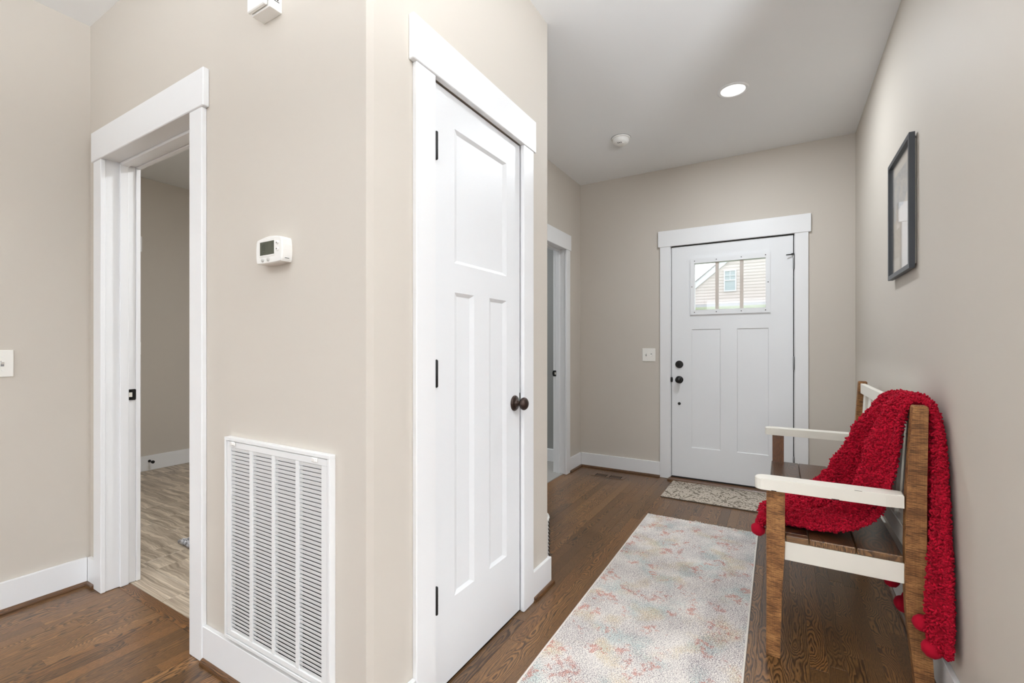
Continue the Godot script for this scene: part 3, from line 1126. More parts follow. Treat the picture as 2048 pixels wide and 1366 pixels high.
func grille() -> void:
	var o := thing("return_air_grille", "white metal return air grille with four columns of louvers", "air grille", P(0, 0, FT), IN_F)
	var x0 := -1.678
	var x1 := -1.119
	var y0 := 0.150
	var y1 := 0.848
	var bk := Mb.new()
	bk.span(Vector3(x0 + 0.01, y0 + 0.01, 0.0), Vector3(x1 - 0.01, y1 - 0.01, 0.001))
	obj("filter", bk, mat(c8(62, 60, 58), 0.9), o)  # dark sheet standing in for the shade behind the louvers
	var fr := Mb.new()
	var t := 0.0115
	var d := 0.0205
	for q in [[x0, x1, y1 - t, y1], [x0, x1, y0, y0 + t], [x0, x0 + t, y0 + t, y1 - t], [x1 - t, x1, y0 + t, y1 - t]]:
		fr.span(Vector3(q[0], q[2], 0), Vector3(q[1], q[3], d), 0.001)
	obj("outer_frame", fr, M.grille, o)
	# inner leaf: a border, three mullions and the louvers
	var gx := 0.0022
	var ax := x0 + t + gx
	var bx := x1 - t - gx
	var ay := y0 + t + gx
	var by := y1 - t - gx
	var cols := [[-1.639, -1.527], [-1.509, -1.403], [-1.387, -1.280], [-1.263, -1.158]]
	var ly0 := 0.182
	var ly1 := 0.814
	var lf := Mb.new()
	lf.span(Vector3(ax, ly1, 0.004), Vector3(bx, by, 0.0185), 0.0015)
	lf.span(Vector3(ax, ay, 0.004), Vector3(bx, ly0, 0.0185), 0.0015)
	lf.span(Vector3(ax, ly0, 0.004), Vector3(cols[0][0], ly1, 0.0185))
	lf.span(Vector3(cols[3][1], ly0, 0.004), Vector3(bx, ly1, 0.0185))
	obj("leaf_border", lf, M.grille, o)
	for k in 3:
		var ml := Mb.new()
		ml.span(Vector3(cols[k][1], ly0, 0.006), Vector3(cols[k + 1][0], ly1, 0.0185))
		obj("mullion", ml, M.grille, o)
	var rows := 50
	var pitch := (ly1 - ly0) / rows
	for k in 4:
		var w: float = cols[k][1] - cols[k][0]
		var sm := Mb.new()
		var dir := Vector3(0, -0.0114, -0.0036).normalized()   # from the front upper edge to the recessed lower edge
		var nr := Vector3(0, dir.z, -dir.y)
		var L := 0.0120
		var th := 0.0008
		var c := [dir * -L / 2 - nr * th / 2, dir * L / 2 - nr * th / 2, dir * L / 2 + nr * th / 2, dir * -L / 2 + nr * th / 2]
		var e := Vector3(w / 2, 0, 0)
		var outs := [-nr, dir, nr, -dir]
		for i in 4:
			sm.face([c[i] - e, c[i] + e, c[(i + 1) % 4] + e, c[(i + 1) % 4] - e], outs[i])
		sm.face([c[0] - e, c[1] - e, c[2] - e, c[3] - e], Vector3(-1, 0, 0))
		sm.face([c[0] + e, c[1] + e, c[2] + e, c[3] + e], Vector3(1, 0, 0))
		var mesh := sm.done()
		for r in rows:
			var s := MeshInstance3D.new()
			s.mesh = mesh
			s.material_override = M.grille
			s.position = Vector3((cols[k][0] + cols[k][1]) / 2, ly0 + pitch * (r + 0.5), 0.0155)
			s.name = "louver" if k == 0 and r == 0 else "louver_%03d" % (k * rows + r)
			o.add_child(s)
	for x in [-1.622, -1.186]:
		var cl := Mb.new()
		cl.box(Vector3(x, 0.829, 0.021), Vector3(0.026, 0.013, 0.006), 0.002)
		cl.box(Vector3(x + 0.004, 0.829, 0.0255), Vector3(0.010, 0.010, 0.004), 0.0015)
		obj("clip", cl, M.plastic, o)


func thermostat() -> void:
	var o := thing("thermostat", "white wall thermostat with a grey screen and four small buttons", "thermostat", P(-1.392, 1.425, FT), IN_F)
	var w := 0.069
	# front outline: straight sides that belly a little, an arched top
	var outline := func(k: float) -> PackedVector2Array:
		var p := PackedVector2Array()
		for i in 9:
			var t := i / 8.0 * 2.0 - 1.0
			p.append(Vector2(t * (w - 0.005) * k, 0.002 - 0.0035 * (1.0 - t * t)))
		for i in 5:
			var t := i / 4.0
			p.append(Vector2((w - 0.005 + 0.006 * sin(PI * (t * 0.7 + 0.15))) * k, 0.008 + t * 0.062))
		for i in 11:
			var t := 1.0 - i / 10.0 * 2.0
			p.append(Vector2(t * (w - 0.007) * k, 0.0775 + 0.0075 * (1.0 - t * t)))
		for i in 5:
			var t := 1.0 - i / 4.0
			p.append(Vector2(-(w - 0.005 + 0.006 * sin(PI * (t * 0.7 + 0.15))) * k, 0.008 + t * 0.062))
		return p
	var bp := Mb.new()
	bp.prism(outline.call(0.985), 0.0, 0.009)
	obj("back_plate", bp, M.plastic, o)
	var bd := Mb.new()
	bd.prism(outline.call(1.0), 0.0095, 0.035, Transform3D(), 0.003, 0.004)
	obj("case", bd, M.plastic, o)
	var bz := Mb.new()
	bz.span(Vector3(-0.049, 0.0205, 0.034), Vector3(0.0335, 0.0765, 0.0362), 0.001)
	obj("bezel", bz, M.plastic, o)
	var sc := Mb.new()
	sc.span(Vector3(-0.044, 0.0265, 0.0355), Vector3(0.0305, 0.0685, 0.0368), 0.0004)
	obj("screen", sc, M.screen, o)
	# segment marks on the display
	var sg := Mb.new()
	for q in [[-0.030, 0.058, 0.012, 0.0022], [-0.0195, 0.0505, 0.0022, 0.014], [-0.0300, 0.045, 0.0022, 0.022], [-0.022, 0.0385, 0.008, 0.002], [0.02, 0.055, 0.0018, 0.010]]:
		sg.box(Vector3(q[0], q[1], 0.0369), Vector3(q[2], q[3], 0.0003))
	obj("segments", sg, M.ink, o)
	var side := Basis(Vector3(1, 0, 0), Vector3(0, 0, 1), Vector3(0, -1, 0))
	var grey := mat(c8(196, 194, 188), 0.4)
	for q in [[0.047, 0.0595], [0.047, 0.0395], [-0.031, 0.0115], [-0.001, 0.0115]]:
		var b := Mb.new()
		b.lathe([Vector2(0.0062, 0), Vector2(0.0062, 0.002), Vector2(0.0045, 0.0034), Vector2(0, 0.0038)], Transform3D(side, Vector3(q[0], q[1], 0.035)), 18, 60)
		obj("button", b, grey if q[0] < 0.03 else M.plastic, o)
		if q[0] > 0.03:
			var ar := Mb.new()
			var u := 1.0 if q[1] > 0.05 else -1.0
			ar.prism(PackedVector2Array([Vector2(q[0] - 0.0028, q[1] - 0.002 * u), Vector2(q[0] + 0.0028, q[1] - 0.002 * u), Vector2(q[0], q[1] + 0.0026 * u)]), 0.0385, 0.0391)
			obj("arrow", ar, M.gap, o)
	var lv := Mb.new()
	lv.box(Vector3(0.0692, 0.012, 0.018), Vector3(0.0012, 0.0012, 0.014))
	obj("side_slot", lv, M.gap, o)


func chime() -> void:
	var o := thing("door_chime", "white plastic door chime box high on the wall above the thermostat", "door chime", P(-1.4245, 2.225, FT), IN_F)
	var b := Mb.new()
	b.span(Vector3(-0.0485, 0, 0), Vector3(0.0485, 0.17, 0.0415), 0.0015)
	obj("base", b, M.plastic, o)
	var c := Mb.new()
	c.span(Vector3(-0.0505, 0.004, 0.043), Vector3(0.041, 0.172, 0.056), 0.003)
	obj("cover", c, M.plastic, o)
	var s := Mb.new()
	s.box(Vector3(0.0487, 0.028, 0.02), Vector3(0.0012, 0.002, 0.02))
	s.box(Vector3(0.0487, 0.034, 0.015), Vector3(0.0012, 0.005, 0.004))
	obj("side_slot", s, M.gap, o)


func framed_picture() -> void:
	var o := thing("framed_picture", "dark grey framed abstract collage in greys and beiges on the right wall", "picture", P(XR, 1.7535, 2.617), IN_XM)
	var w := 0.214
	var h := 0.274
	var f := Mb.new()
	var t := 0.02
	for q in [[-w + t, w - t, h - t, h], [-w + t, w - t, -h, -h + t], [-w, -w + t, -h, h], [w - t, w, -h, h]]:
		f.span(Vector3(q[0], q[2], 0.007), Vector3(q[1], q[3], 0.0265), 0.0006)
	obj("frame", f, M.frame, o)
	var tex := collage()
	var art := mat(Color.WHITE, 0.7)
	art.albedo_texture = tex
	var a := Mb.new()
	a.face([Vector3(-w + t, -h + t, 0.010), Vector3(w - t, -h + t, 0.010), Vector3(w - t, h - t, 0.010), Vector3(-w + t, h - t, 0.010)], Vector3(0, 0, 1))
	for i in 4:
		a.uv[i] = Vector2([0, 1, 1, 0][i], [1, 1, 0, 0][i])
	a.span(Vector3(-w + t, -h + t, 0.0), Vector3(w - t, h - t, 0.0099))
	obj("artwork", a, art, o)
	var g := Mb.new()
	g.span(Vector3(-w + t, -h + t, 0.0145), Vector3(w - t, h - t, 0.0165))
	obj("glazing", g, M.glass, o)


func collage() -> ImageTexture:
	# torn-paper shapes: pale ground, a blue-grey wash above, a beige block and a pale strip below
	var w := 256
	var h := 352
	var b := PackedByteArray()
	b.resize(w * h * 3)
	var n := noise(1.0, 77, 4)
	for y in h:
		for x in w:
			var u := float(x) / w
			var v := float(y) / h
			var k := n.get_noise_2d(u * 4.0, v * 5.0)
			var fk := n.get_noise_2d(u * 22.0, v * 22.0)
			var edge := k * 0.07
			var c := Vector3(206, 198, 186)
			if v > 0.10 and v < 0.52 - 0.22 * u + edge and u > 0.05:
				c = Vector3(168, 166, 160).lerp(Vector3(124, 134, 146), clampf(0.5 + k * 1.6, 0, 1))
				if fk > 0.25:
					c = c.lerp(Vector3(214, 212, 206), 0.5)
			elif v >= 0.36 and v < 0.88 and u < 0.42 + edge:
				c = Vector3(150, 134, 112).lerp(Vector3(182, 170, 150), clampf(0.5 + fk, 0, 1))
			if u > 0.2 and u < 0.95 and v > 0.43 + edge * 0.2 and v < 0.60:
				c = Vector3(226, 216, 206) + Vector3.ONE * fk * 8.0
			if u > 0.36 and v >= 0.58 and v < 0.90 - 0.10 * u:
				c = Vector3(214, 202, 190) + Vector3.ONE * fk * 8.0
			if v > 0.90 or (v > 0.86 and u < 0.4):
				c = Vector3(196, 188, 176)
			c += Vector3.ONE * fk * 5.0
			var i := (y * w + x) * 3
			b[i] = clampi(int(c.x), 0, 255)
			b[i + 1] = clampi(int(c.y), 0, 255)
			b[i + 2] = clampi(int(c.z), 0, 255)
	return picture(w, h, b)


func floor_register() -> void:
	var o := thing("floor_register", "flush wooden floor register with two rows of dark slots", "floor vent", P(-1.342, 0.0, 3.976))
	var fr := Mb.new()
	fr.tint = Color(0.80, 0.74, 0.70)
	var z0 := -0.052
	var z1 := 0.052
	var shade_sheet := Mb.new()
	shade_sheet.span(Vector3(-0.125, 0.0003, -0.038), Vector3(0.125, 0.0006, 0.038))
	obj("slot_shade", shade_sheet, M.dark, o)  # flat dark sheet in place of the shade down in the slots
	for q in [[-0.15, 0.15, z0, -0.037], [-0.15, 0.15, 0.037, z1], [-0.15, -0.118, -0.037, 0.037], [0.118, 0.15, -0.037, 0.037], [-0.014, 0.013, -0.037, 0.037]]:
		var at := fr.span(Vector3(q[0], 0.0002, q[2]), Vector3(q[1], 0.0022, q[3]), 0.0004)
		fr.wood(at, 0, 6, 0.2)
	obj("frame", fr, M.oak, o)
	for g in [[-0.118, -0.014], [0.013, 0.118]]:
		for k in 7:
			var x: float = g[0] + (g[1] - g[0]) * (k + 1) / 8.0
			var b := Mb.new()
			b.tint = Color(0.80, 0.74, 0.70)
			var at := b.span(Vector3(x - 0.0028, 0.0002, -0.037), Vector3(x + 0.0028, 0.002, 0.037), 0.0003)
			b.wood(at, 2, 6, 0.3)
			obj("slat", b, M.oak, o)


# ---------------------------------------------------------------- ceiling
func downlight(label: String, x: float, f: float, energy: float, solo: String) -> void:
	var o := thing("recessed_light", label, "ceiling light", P(x, H, f), Basis(), "recessed ceiling lights")
	var down := Basis(Vector3(1, 0, 0), Vector3(0, -1, 0), Vector3(0, 0, -1))
	var r := Mb.new()
	r.lathe([Vector2(0.090, 0.0), Vector2(0.089, 0.0035), Vector2(0.082, 0.0055), Vector2(0.072, 0.0045), Vector2(0.069, 0.001)], Transform3D(down, Vector3.ZERO), 48, 60)
	obj("trim_ring", r, M.trim, o)
	var d := Mb.new()
	d.lathe([Vector2(0.0695, 0.0012), Vector2(0.04, 0.0022), Vector2(0, 0.0025)], Transform3D(down, Vector3.ZERO), 48, 60)
	obj("lens", d, M.glow, o)
	var a := AreaLight3D.new()
	a.name = "lamp"
	a.area_size = Vector2(0.12, 0.12)
	a.light_energy = en(solo, energy)
	a.light_color = LAMP
	a.area_range = 20.0
	a.area_attenuation = 2.0
	a.shadow_enabled = true
	a.position = Vector3(0, -0.008, 0)
	a.rotation_degrees = Vector3(-90, 0, 0)
	o.add_child(a)


func added_uplight(label: String, x: float, f: float, energy: float, solo: String) -> void:  # added floor lamp out of view, fill light for the ceiling
	if SOLO != "" and SOLO != solo or SOLO == "" and energy <= 0.0:
		return
	var o := thing("added_uplight_lamp", label, "floor lamp", P(x, 0, f), Basis(), "added floor lamps")
	var b := Mb.new()
	b.lathe([Vector2(0, 0), Vector2(0.13, 0), Vector2(0.13, 0.012), Vector2(0.02, 0.03), Vector2(0, 0.03)], Transform3D(), 32, 40)
	obj("base", b, M.plastic, o)
	var p := Mb.new()
	p.lathe([Vector2(0.011, 0.028), Vector2(0.011, 1.64)], Transform3D(), 16)
	obj("pole", p, M.plastic, o)
	var sh := Mb.new()
	sh.lathe([Vector2(0.012, 1.62), Vector2(0.06, 1.635), Vector2(0.12, 1.68), Vector2(0.15, 1.74), Vector2(0.146, 1.74), Vector2(0.115, 1.684), Vector2(0.05, 1.645), Vector2(0, 1.64)], Transform3D(), 36, 60)
	obj("bowl", sh, M.plastic, o)
	var g := Mb.new()
	g.lathe([Vector2(0.13, 1.727), Vector2(0.07, 1.733), Vector2(0, 1.735)], Transform3D(), 36, 60)
	obj("diffuser", g, M.glow, o)
	var l := SpotLight3D.new()
	l.name = "lamp"
	l.light_energy = en(solo, energy)
	l.light_color = LAMP
	l.light_size = 0.14
	l.spot_angle = 88.0
	l.spot_angle_attenuation = 0.3
	l.spot_range = 30.0
	l.spot_attenuation = 2.0
	l.shadow_enabled = true
	l.position = Vector3(0, 1.76, 0)
	l.rotation_degrees = Vector3(90, 0, 0)
	o.add_child(l)


func ceiling_fittings() -> void:
	downlight("round lit recessed ceiling light in front of the front door", -0.26, 3.115, 1.6, "foyer")
	downlight("unseen recessed ceiling light over the near end of the hall", -0.2, 0.6, 0.5, "hall")  # out of view, lights the near hall
	downlight("unseen recessed ceiling light behind the camera, lighting the left wall", -2.1, -0.9, 0.8, "canl")  # out of view, placed to light the left side
	downlight("unseen recessed ceiling light at the right of the big room, lighting the closet wall", 1.9, 0.6, 2.2, "canr")  # out of view, placed to light the closet wall
	downlight("unseen recessed ceiling light that brightens the tiled room", -2.2, 2.2, 3.0, "bath")  # out of view, placed to light the tiled room
	downlight("unseen recessed ceiling light that brightens the grey room", -3.4, 3.6, 4.2, "bed")  # out of view, placed to light the grey room
	added_uplight("added white uplight brightening the ceiling, at the middle of the big room", -1.2, -1.7, 3.9, "u2")
	added_uplight("added white uplight brightening the ceiling, just past the right wall's end", 1.15, 0.35, 6.8, "u3")
	added_uplight("added white uplight brightening the ceiling, right behind the camera", 0.12, -1.0, 2.6, "u4")
	var o := thing("smoke_detector", "white round smoke detector on the foyer ceiling", "smoke detector", P(-1.05, H, 3.40))
	var down := Basis(Vector3(1, 0, 0), Vector3(0, -1, 0), Vector3(0, 0, -1))
	var b := Mb.new()
	b.lathe([Vector2(0.071, 0.0), Vector2(0.071, 0.006), Vector2(0.068, 0.010), Vector2(0.058, 0.011)], Transform3D(down, Vector3.ZERO), 40, 40)
	obj("base", b, M.plastic, o)
	var gr := Mb.new()
	gr.lathe([Vector2(0.0725, 0.0), Vector2(0.0725, 0.0012), Vector2(0.070, 0.0014)], Transform3D(down, Vector3.ZERO), 40)
	obj("shadow_gap", gr, M.gap, o)
	var c := Mb.new()
	c.lathe([Vector2(0.060, 0.010), Vector2(0.060, 0.024), Vector2(0.056, 0.036), Vector2(0.046, 0.044), Vector2(0.026, 0.047), Vector2(0, 0.0475)], Transform3D(down, Vector3.ZERO), 40, 40)
	obj("cover", c, M.plastic, o)
	var s := Mb.new()
	for k in 3:
		s.box(Vector3(0.012 * (k - 1), -0.045, 0.033), Vector3(0.004, 0.004, 0.014))
	obj("sounder_slot", s, M.gap, o)
	var t := Mb.new()
	t.box(Vector3(0.02, -0.046, 0.018), Vector3(0.022, 0.006, 0.012), 0.002)
	obj("test_button", t, M.plastic, o)


# ---------------------------------------------------------------- rugs
func rugs() -> void:
	# runner: distressed multicolour pile, 0.67 m wide
	var o := thing("runner_rug", "long pale distressed runner rug with coral, teal and gold flecks", "rug", P(-0.455, 0, 1.95))
	var c := [P(-0.797, 0.0, 3.205) - o.position, P(-0.130, 0.0, 3.213) - o.position, P(-0.110, 0.0, 0.7) - o.position, P(-0.776, 0.0, 0.7) - o.position]
	var body := Mb.new()
	var hgt := Vector3(0, 0.008, 0)
	body.face([c[0] + hgt, c[1] + hgt, c[2] + hgt, c[3] + hgt], Vector3.UP)
	for i in 4:
		body.uv[i] = Vector2([0, 1, 1, 0][i], [0, 0, 1, 1][i])
	for i in 4:
		var j := (i + 1) % 4
		var e: Vector3 = (c[j] - c[i]).normalized()
		body.face([c[i] + Vector3(0, 0.001, 0), c[j] + Vector3(0, 0.001, 0), c[j] + hgt, c[i] + hgt], -e.cross(Vector3.UP) * (1.0 if e.cross(Vector3.UP).dot((c[i] + c[j]) / 2) < 0 else -1.0))
		for k in 4:
			body.uv[body.uv.size() - 1 - k] = Vector2(0.5, 0.0004)
	var rm := mat(Color.WHITE, 0.95, 0.0, 0.2)
	rm.albedo_texture = runner_texture()
	obj("pile", body, rm, o)
	var bind := mat(c8(222, 214, 204), 0.9)
	for k in 2:
		var bd := Mb.new()
		var a: Vector3 = c[0] if k == 0 else c[1]
		var z: Vector3 = c[3] if k == 0 else c[2]
		bd.tube([a + Vector3(0, 0.0055, 0), z + Vector3(0, 0.0055, 0)], 0.0045, 8)
		obj("binding", bd, bind, o)
	# loose fringe at the far end
	var fr := Mb.new()
	for i in 150:
		var t := (i + rng.randf() * 0.8) / 150.0
		var p: Vector3 = c[0].lerp(c[1], t)
		var l := 0.010 + 0.012 * rng.randf() + (0.022 if t > 0.42 and t < 0.52 and rng.randf() < 0.6 else 0.0)
		var d := Vector3(rng.randf_range(-0.5, 0.5), 0, -1).normalized() * l
		fr.tube([p + Vector3(0, 0.0055, 0.004), p + Vector3(0, 0.0045, 0) + d * 0.5, p + Vector3(0, 0.002, 0) + d], 0.0022, 5)
	obj("fringe", fr, bind, o).set_meta("kind", "stuff")
	# door mat
	var m := thing("door_mat", "taupe and cream dashed door mat in front of the front door", "door mat", P(-0.38, 0, 3.895))
	var mm := mat(Color.WHITE, 0.95, 0.0, 0.2)
	mm.albedo_texture = doormat_texture()
	var b := Mb.new()
	b.span(Vector3(-0.43, 0.0005, -0.262), Vector3(0.43, 0.0085, 0.262), 0.002)
	for i in b.v.size():
		b.uv[i] = Vector2((b.v[i].x + 0.43) / 0.86, (b.v[i].z + 0.262) / 0.524)
	obj("weave", b, mm, m)
	var ed := Mb.new()
	for s in [-1, 1]:
		ed.span(Vector3(-0.432, 0.0004, s * 0.263 - 0.002), Vector3(0.432, 0.0078, s * 0.263 + 0.002), 0.001)
	obj("hem", ed, mat(c8(92, 80, 68), 0.9), m)


func runner_texture() -> ImageTexture:
	var w := 640
	var h := 2048
	var b := PackedByteArray()
	b.resize(w * h * 3)
	# metres: 0.667 wide, 2.5 long; v = 0 at the far end
	var big := noise(1.0, 101, 3)
	var fine := noise(1.0, 103, 2)
	var r := RandomNumberGenerator.new()
	r.seed = 55
	var inks := [Vector3(196, 92, 68), Vector3(88, 150, 152), Vector3(206, 168, 96), Vector3(104, 90, 96)]
	for y in h:
		var v := 2.5 * y / h
		for x in w:
			var u := 0.667 * x / w
			var g := 234.0 + 8.0 * big.get_noise_2d(u * 3.0, v * 3.0)
			var c := Vector3(g, g - 7.0, g - 16.0)
			var s := fine.get_noise_2d(u * 120.0, v * 230.0)
			var s2 := fine.get_noise_2d(u * 260.0 + 50.0, v * 420.0)
			var b1 := big.get_noise_2d(u * 6.0 + 20.0, v * 6.0)
			# worn gold and teal clouds
			var t := big.get_noise_2d(u * 3.4 + 60.0, v * 3.0 + 5.0) + 0.5 * fine.get_noise_2d(u * 210.0, v * 90.0 + 9.0)
			if t > 0.30 and s2 > -0.12:
				c = c.lerp(inks[1], clampf((t - 0.30) * 1.6, 0.0, 0.40))
			var o := big.get_noise_2d(u * 3.8 + 90.0, v * 3.6 + 33.0) + 0.45 * s2
			if o > 0.26 and s > -0.2:
				c = c.lerp(inks[2], clampf((o - 0.26) * 1.5, 0.0, 0.42))
			# coral patches with ragged edges
			var a := b1 + 0.55 * big.get_noise_2d(u * 26.0, v * 26.0 + 3.0) + 0.45 * s
			if a > 0.47 and s2 > -0.22:
				c = c.lerp(inks[0], clampf((a - 0.47) * 3.2, 0.0, 0.72))
			# fine dark flecks, thicker in some places
			var den := 0.33 - 0.16 * big.get_noise_2d(u * 3.6 + 140.0, v * 3.6) - (0.07 if u > 0.5 else 0.0)
			if s > den:
				c = c.lerp(inks[3], clampf((s - den) * 6.0, 0.0, 0.75))
			if s2 > den + 0.10:
				c = c.lerp(Vector3(84, 80, 90), 0.6)
			var i := (y * w + x) * 3
			b[i] = clampi(int(c.x), 0, 255)
			b[i + 1] = clampi(int(c.y), 0, 255)
			b[i + 2] = clampi(int(c.z), 0, 255)
	return picture(w, h, b)


func doormat_texture() -> ImageTexture:
	# rows of short cream dashes that run out from a few starbursts
	var w := 688
	var h := 420
	var b := PackedByteArray()
	b.resize(w * h * 3)
	var n := noise(1.0, 7, 2)
	var mids := [Vector2(0.14, 0.20), Vector2(0.46, 0.06), Vector2(0.44, 0.40), Vector2(0.76, 0.22), Vector2(0.14, 0.55), Vector2(0.76, 0.56)]
	for y in h:
		for x in w:
			var p := Vector2(0.86 * x / w, 0.524 * y / h)
			var best := 9.0
			var q := Vector2.ZERO
			for m in mids:
				var e: float = p.distance_squared_to(m)
				if e < best:
					best = e
					q = p - m
			var r := sqrt(best)
			var a := q.angle()
			var c := Vector3(122, 112, 100)
			var ring := floorf(r / 0.023 + 0.35 * n.get_noise_2d(p.x * 30.0, p.y * 30.0))
			var cells := maxf(6.0, floorf((ring + 0.5) * 0.023 * TAU / 0.0085))
			var t := (a + PI) / TAU * cells + 0.43 * ring
			var ft := t - floorf(t)
			var fr := r / 0.023 + 0.35 * n.get_noise_2d(p.x * 30.0, p.y * 30.0) - ring
			var hh := absf(sin(ring * 91.7 + floorf(t) * 37.3) * 4371.3)
			hh -= floorf(hh)
			var lane := absf(sin(a * 3.0 + 0.4))
			if fr > 0.16 and ft > 0.24 and hh > 0.14 and r > 0.016 and (lane > 0.14 or hh > 0.85):
				c = Vector3(214, 202, 186)
			c += Vector3.ONE * n.get_noise_2d(p.x * 300.0, p.y * 300.0) * 10.0
			var i := (y * w + x) * 3
			b[i] = int(c.x)
			b[i + 1] = int(c.y)
			b[i + 2] = int(c.z)
	return picture(w, h, b)


# ---------------------------------------------------------------- bench
const B0 := 1.973      # near face of the near end frame
const B1 := 3.215      # near face of the far end frame
func plank_part(o: Node3D, called: String, a: Vector3, b: Vector3, ua: int, m: Material, tint := Color.WHITE, bev := 0.002) -> MeshInstance3D:
	var mb := Mb.new()
	mb.tint = tint
	var at := mb.span(a, b, bev)
	mb.wood(at, ua, rng.randi() % 16 if m == M.oak else 0, rng.randf() * 0.3, 1.6, 16 if m == M.oak else 1)
	for i in range(at, mb.v.size()):                      # raw sawn ends
		if mb.n[i].z > 0.5:
			mb.col[i] = Color(1.25, 1.15, 1.0)
	return obj(called, mb, m, o)


func bench() -> void:
	var o := thing("bench", "wooden bench with sawn brown posts, dark plank seat and white painted rails", "bench", P(0.18, 0, 2.6))
	var at := o.position
	var L := func(x: float, y: float, f: float) -> Vector3:
		return P(x, y, f) - at
	var across := Basis(Vector3(1, 0, 0), Vector3(0, 1, 0), Vector3(0, 0, 1))
	for e in 2:
		var f0 := B0 if e == 0 else B1
		# front leg: nearly straight, narrowing to the floor
		var fl := Mb.new()
		var p := PackedVector2Array([Vector2(-0.052, 0.0), Vector2(-0.006, 0.0), Vector2(0.000, 0.24), Vector2(0.0095, 0.42), Vector2(0.0095, 0.625), Vector2(-0.051, 0.625), Vector2(-0.051, 0.2)])
		var tr := Transform3D(across, Vector3(-at.x, 0, -at.z))
		var i: int = fl.prism(p, -f0 - 0.038, -f0, tr, 0.002, 0.002)
		fl.tint = Color.WHITE
		fl.wood(i, 1, 0, 0.1 + 0.3 * e, 1.6, 1)
		if e == 0:
			obj("front_leg", fl, M.sawn, o)
		else:
			fl.tint = Color(0.8, 0.55, 0.4)
			for q in fl.col.size():
				fl.col[q] = Color(0.85, 0.62, 0.46)
			fl.wood(i, 1, 3, 0.2)
			obj("front_leg", fl, M.oak, o)
		# rear post: kicks back below the seat and leans back above it
		var rp := Mb.new()
		p = PackedVector2Array([Vector2(0.382, 0.0), Vector2(0.430, 0.0), Vector2(0.421, 0.16), Vector2(0.415, 0.28), Vector2(0.4115, 0.40), Vector2(0.4085, 0.50), Vector2(0.408, 0.70), Vector2(0.4105, 0.90), Vector2(0.4115, 0.962), Vector2(0.4075, 0.967), Vector2(0.377, 0.967), Vector2(0.372, 0.962), Vector2(0.362, 0.80), Vector2(0.355, 0.66), Vector2(0.352, 0.50), Vector2(0.352, 0.36), Vector2(0.356, 0.27), Vector2(0.366, 0.17), Vector2(0.376, 0.07)])
		i = rp.prism(p, -f0 - 0.038, -f0, tr, 0.002, 0.002)
		rp.wood(i, 1, 0, 0.22 + 0.2 * e, 1.6, 1)
		obj("rear_post", rp, M.sawn, o)
		# arm: rounded nose, slightly lower at the back
		var am := Mb.new()
		var ap := PackedVector2Array()
		for k in 9:
			var a := PI / 2 + k * PI / 8.0
			ap.append(Vector2(-0.058 + 0.034 * cos(a) * 0.95, 0.0 + 0.034 * sin(a)))
		ap.append(Vector2(0.30, -0.034))
		ap.append(Vector2(0.349, -0.026))
		ap.append(Vector2(0.352, 0.030))
		ap.append(Vector2(0.32, 0.034))
		var at2 := Transform3D(Basis(Vector3(1, 0, 0), Vector3(0, 0, -1), Vector3(0, 1, 0)), Vector3(-at.x, 0, -(f0 + 0.018) - at.z))
		am.prism(ap, 0.6255, 0.668, at2, 0.003, 0.003)
		var ao := obj("arm", am, M.cream, o)
		ao.set_meta("label", "white painted arm with a rounded nose")
		if e == 0:
			for q in [[0.215, 0.236, 0.6668, 0.0010], [-0.035, -0.018, 0.6262, 0.003], [0.15, 0.172, 0.6262, 0.003]]:
				var ch := Mb.new()
				ch.span(L.call(q[0], q[2] - q[3] / 2, f0 - 0.0165), L.call(q[1], q[2] + q[3] / 2, f0 - 0.012))
				obj("paint_chip", ch, M.bronze, ao)
		# side rail under the seat
		var sr := Mb.new()
		sr.span(L.call(0.008, 0.369, f0 + 0.009), L.call(0.3525, 0.437, f0 + 0.034), 0.0015)
		obj("side_rail", sr, M.cream, o)
	# front and back aprons
	var fa := Mb.new()
	fa.span(L.call(-0.045, 0.369, B0 + 0.038), L.call(-0.02, 0.437, B1), 0.0015)
	obj("front_apron", fa, M.cream, o)
	var ba := Mb.new()
	ba.span(L.call(0.357, 0.369, B0 + 0.038), L.call(0.38, 0.437, B1), 0.0015)
	obj("back_apron", ba, M.cream, o)
	# seat planks run the length of the bench
	var dk := Color(0.42, 0.35, 0.32)
	var edges := [-0.056, 0.0835, 0.0855, 0.2225, 0.2245, 0.350]
	for k in 3:
		plank_part(o, "seat_plank", L.call(edges[k * 2], 0.4375, B0 + (0.041 if k == 0 else 0.008)), L.call(edges[k * 2 + 1], 0.4605, B1 + 0.03), 2, M.oak, dk * (0.95 + 0.12 * k), 0.003)
	plank_part(o, "seat_end", L.call(0.012, 0.4375, B0 + 0.008), L.call(0.0835, 0.4605, B0 + 0.0405), 0, M.oak, dk, 0.002)
	# back: two white rails and upright slats between the posts
	var a0 := B0 + 0.038
	var tr2 := Mb.new()
	tr2.span(L.call(0.380, 0.900, a0), L.call(0.403, 0.955, B1), 0.002)
	obj("top_rail", tr2, M.cream, o)
	var br := Mb.new()
	br.span(L.call(0.360, 0.470, a0), L.call(0.383, 0.538, B1), 0.002)
	obj("bottom_rail", br, M.cream, o)
	var n := 7
	for k in n:
		var f := a0 + 0.085 + (B1 - a0 - 0.19) * k / (n - 1)
		var sl := Mb.new()
		var q := Transform3D(Basis(Vector3(1, 0, 0), Vector3(0, 1, 0), Vector3(0, 0, 1)), Vector3(-at.x, 0, -at.z))
		sl.prism(PackedVector2Array([Vector2(0.366, 0.538), Vector2(0.378, 0.538), Vector2(0.398, 0.90), Vector2(0.386, 0.90)]), -f - 0.036, -f + 0.036, q, 0.002, 0.002)
		obj("back_slat", sl, M.cream, o)


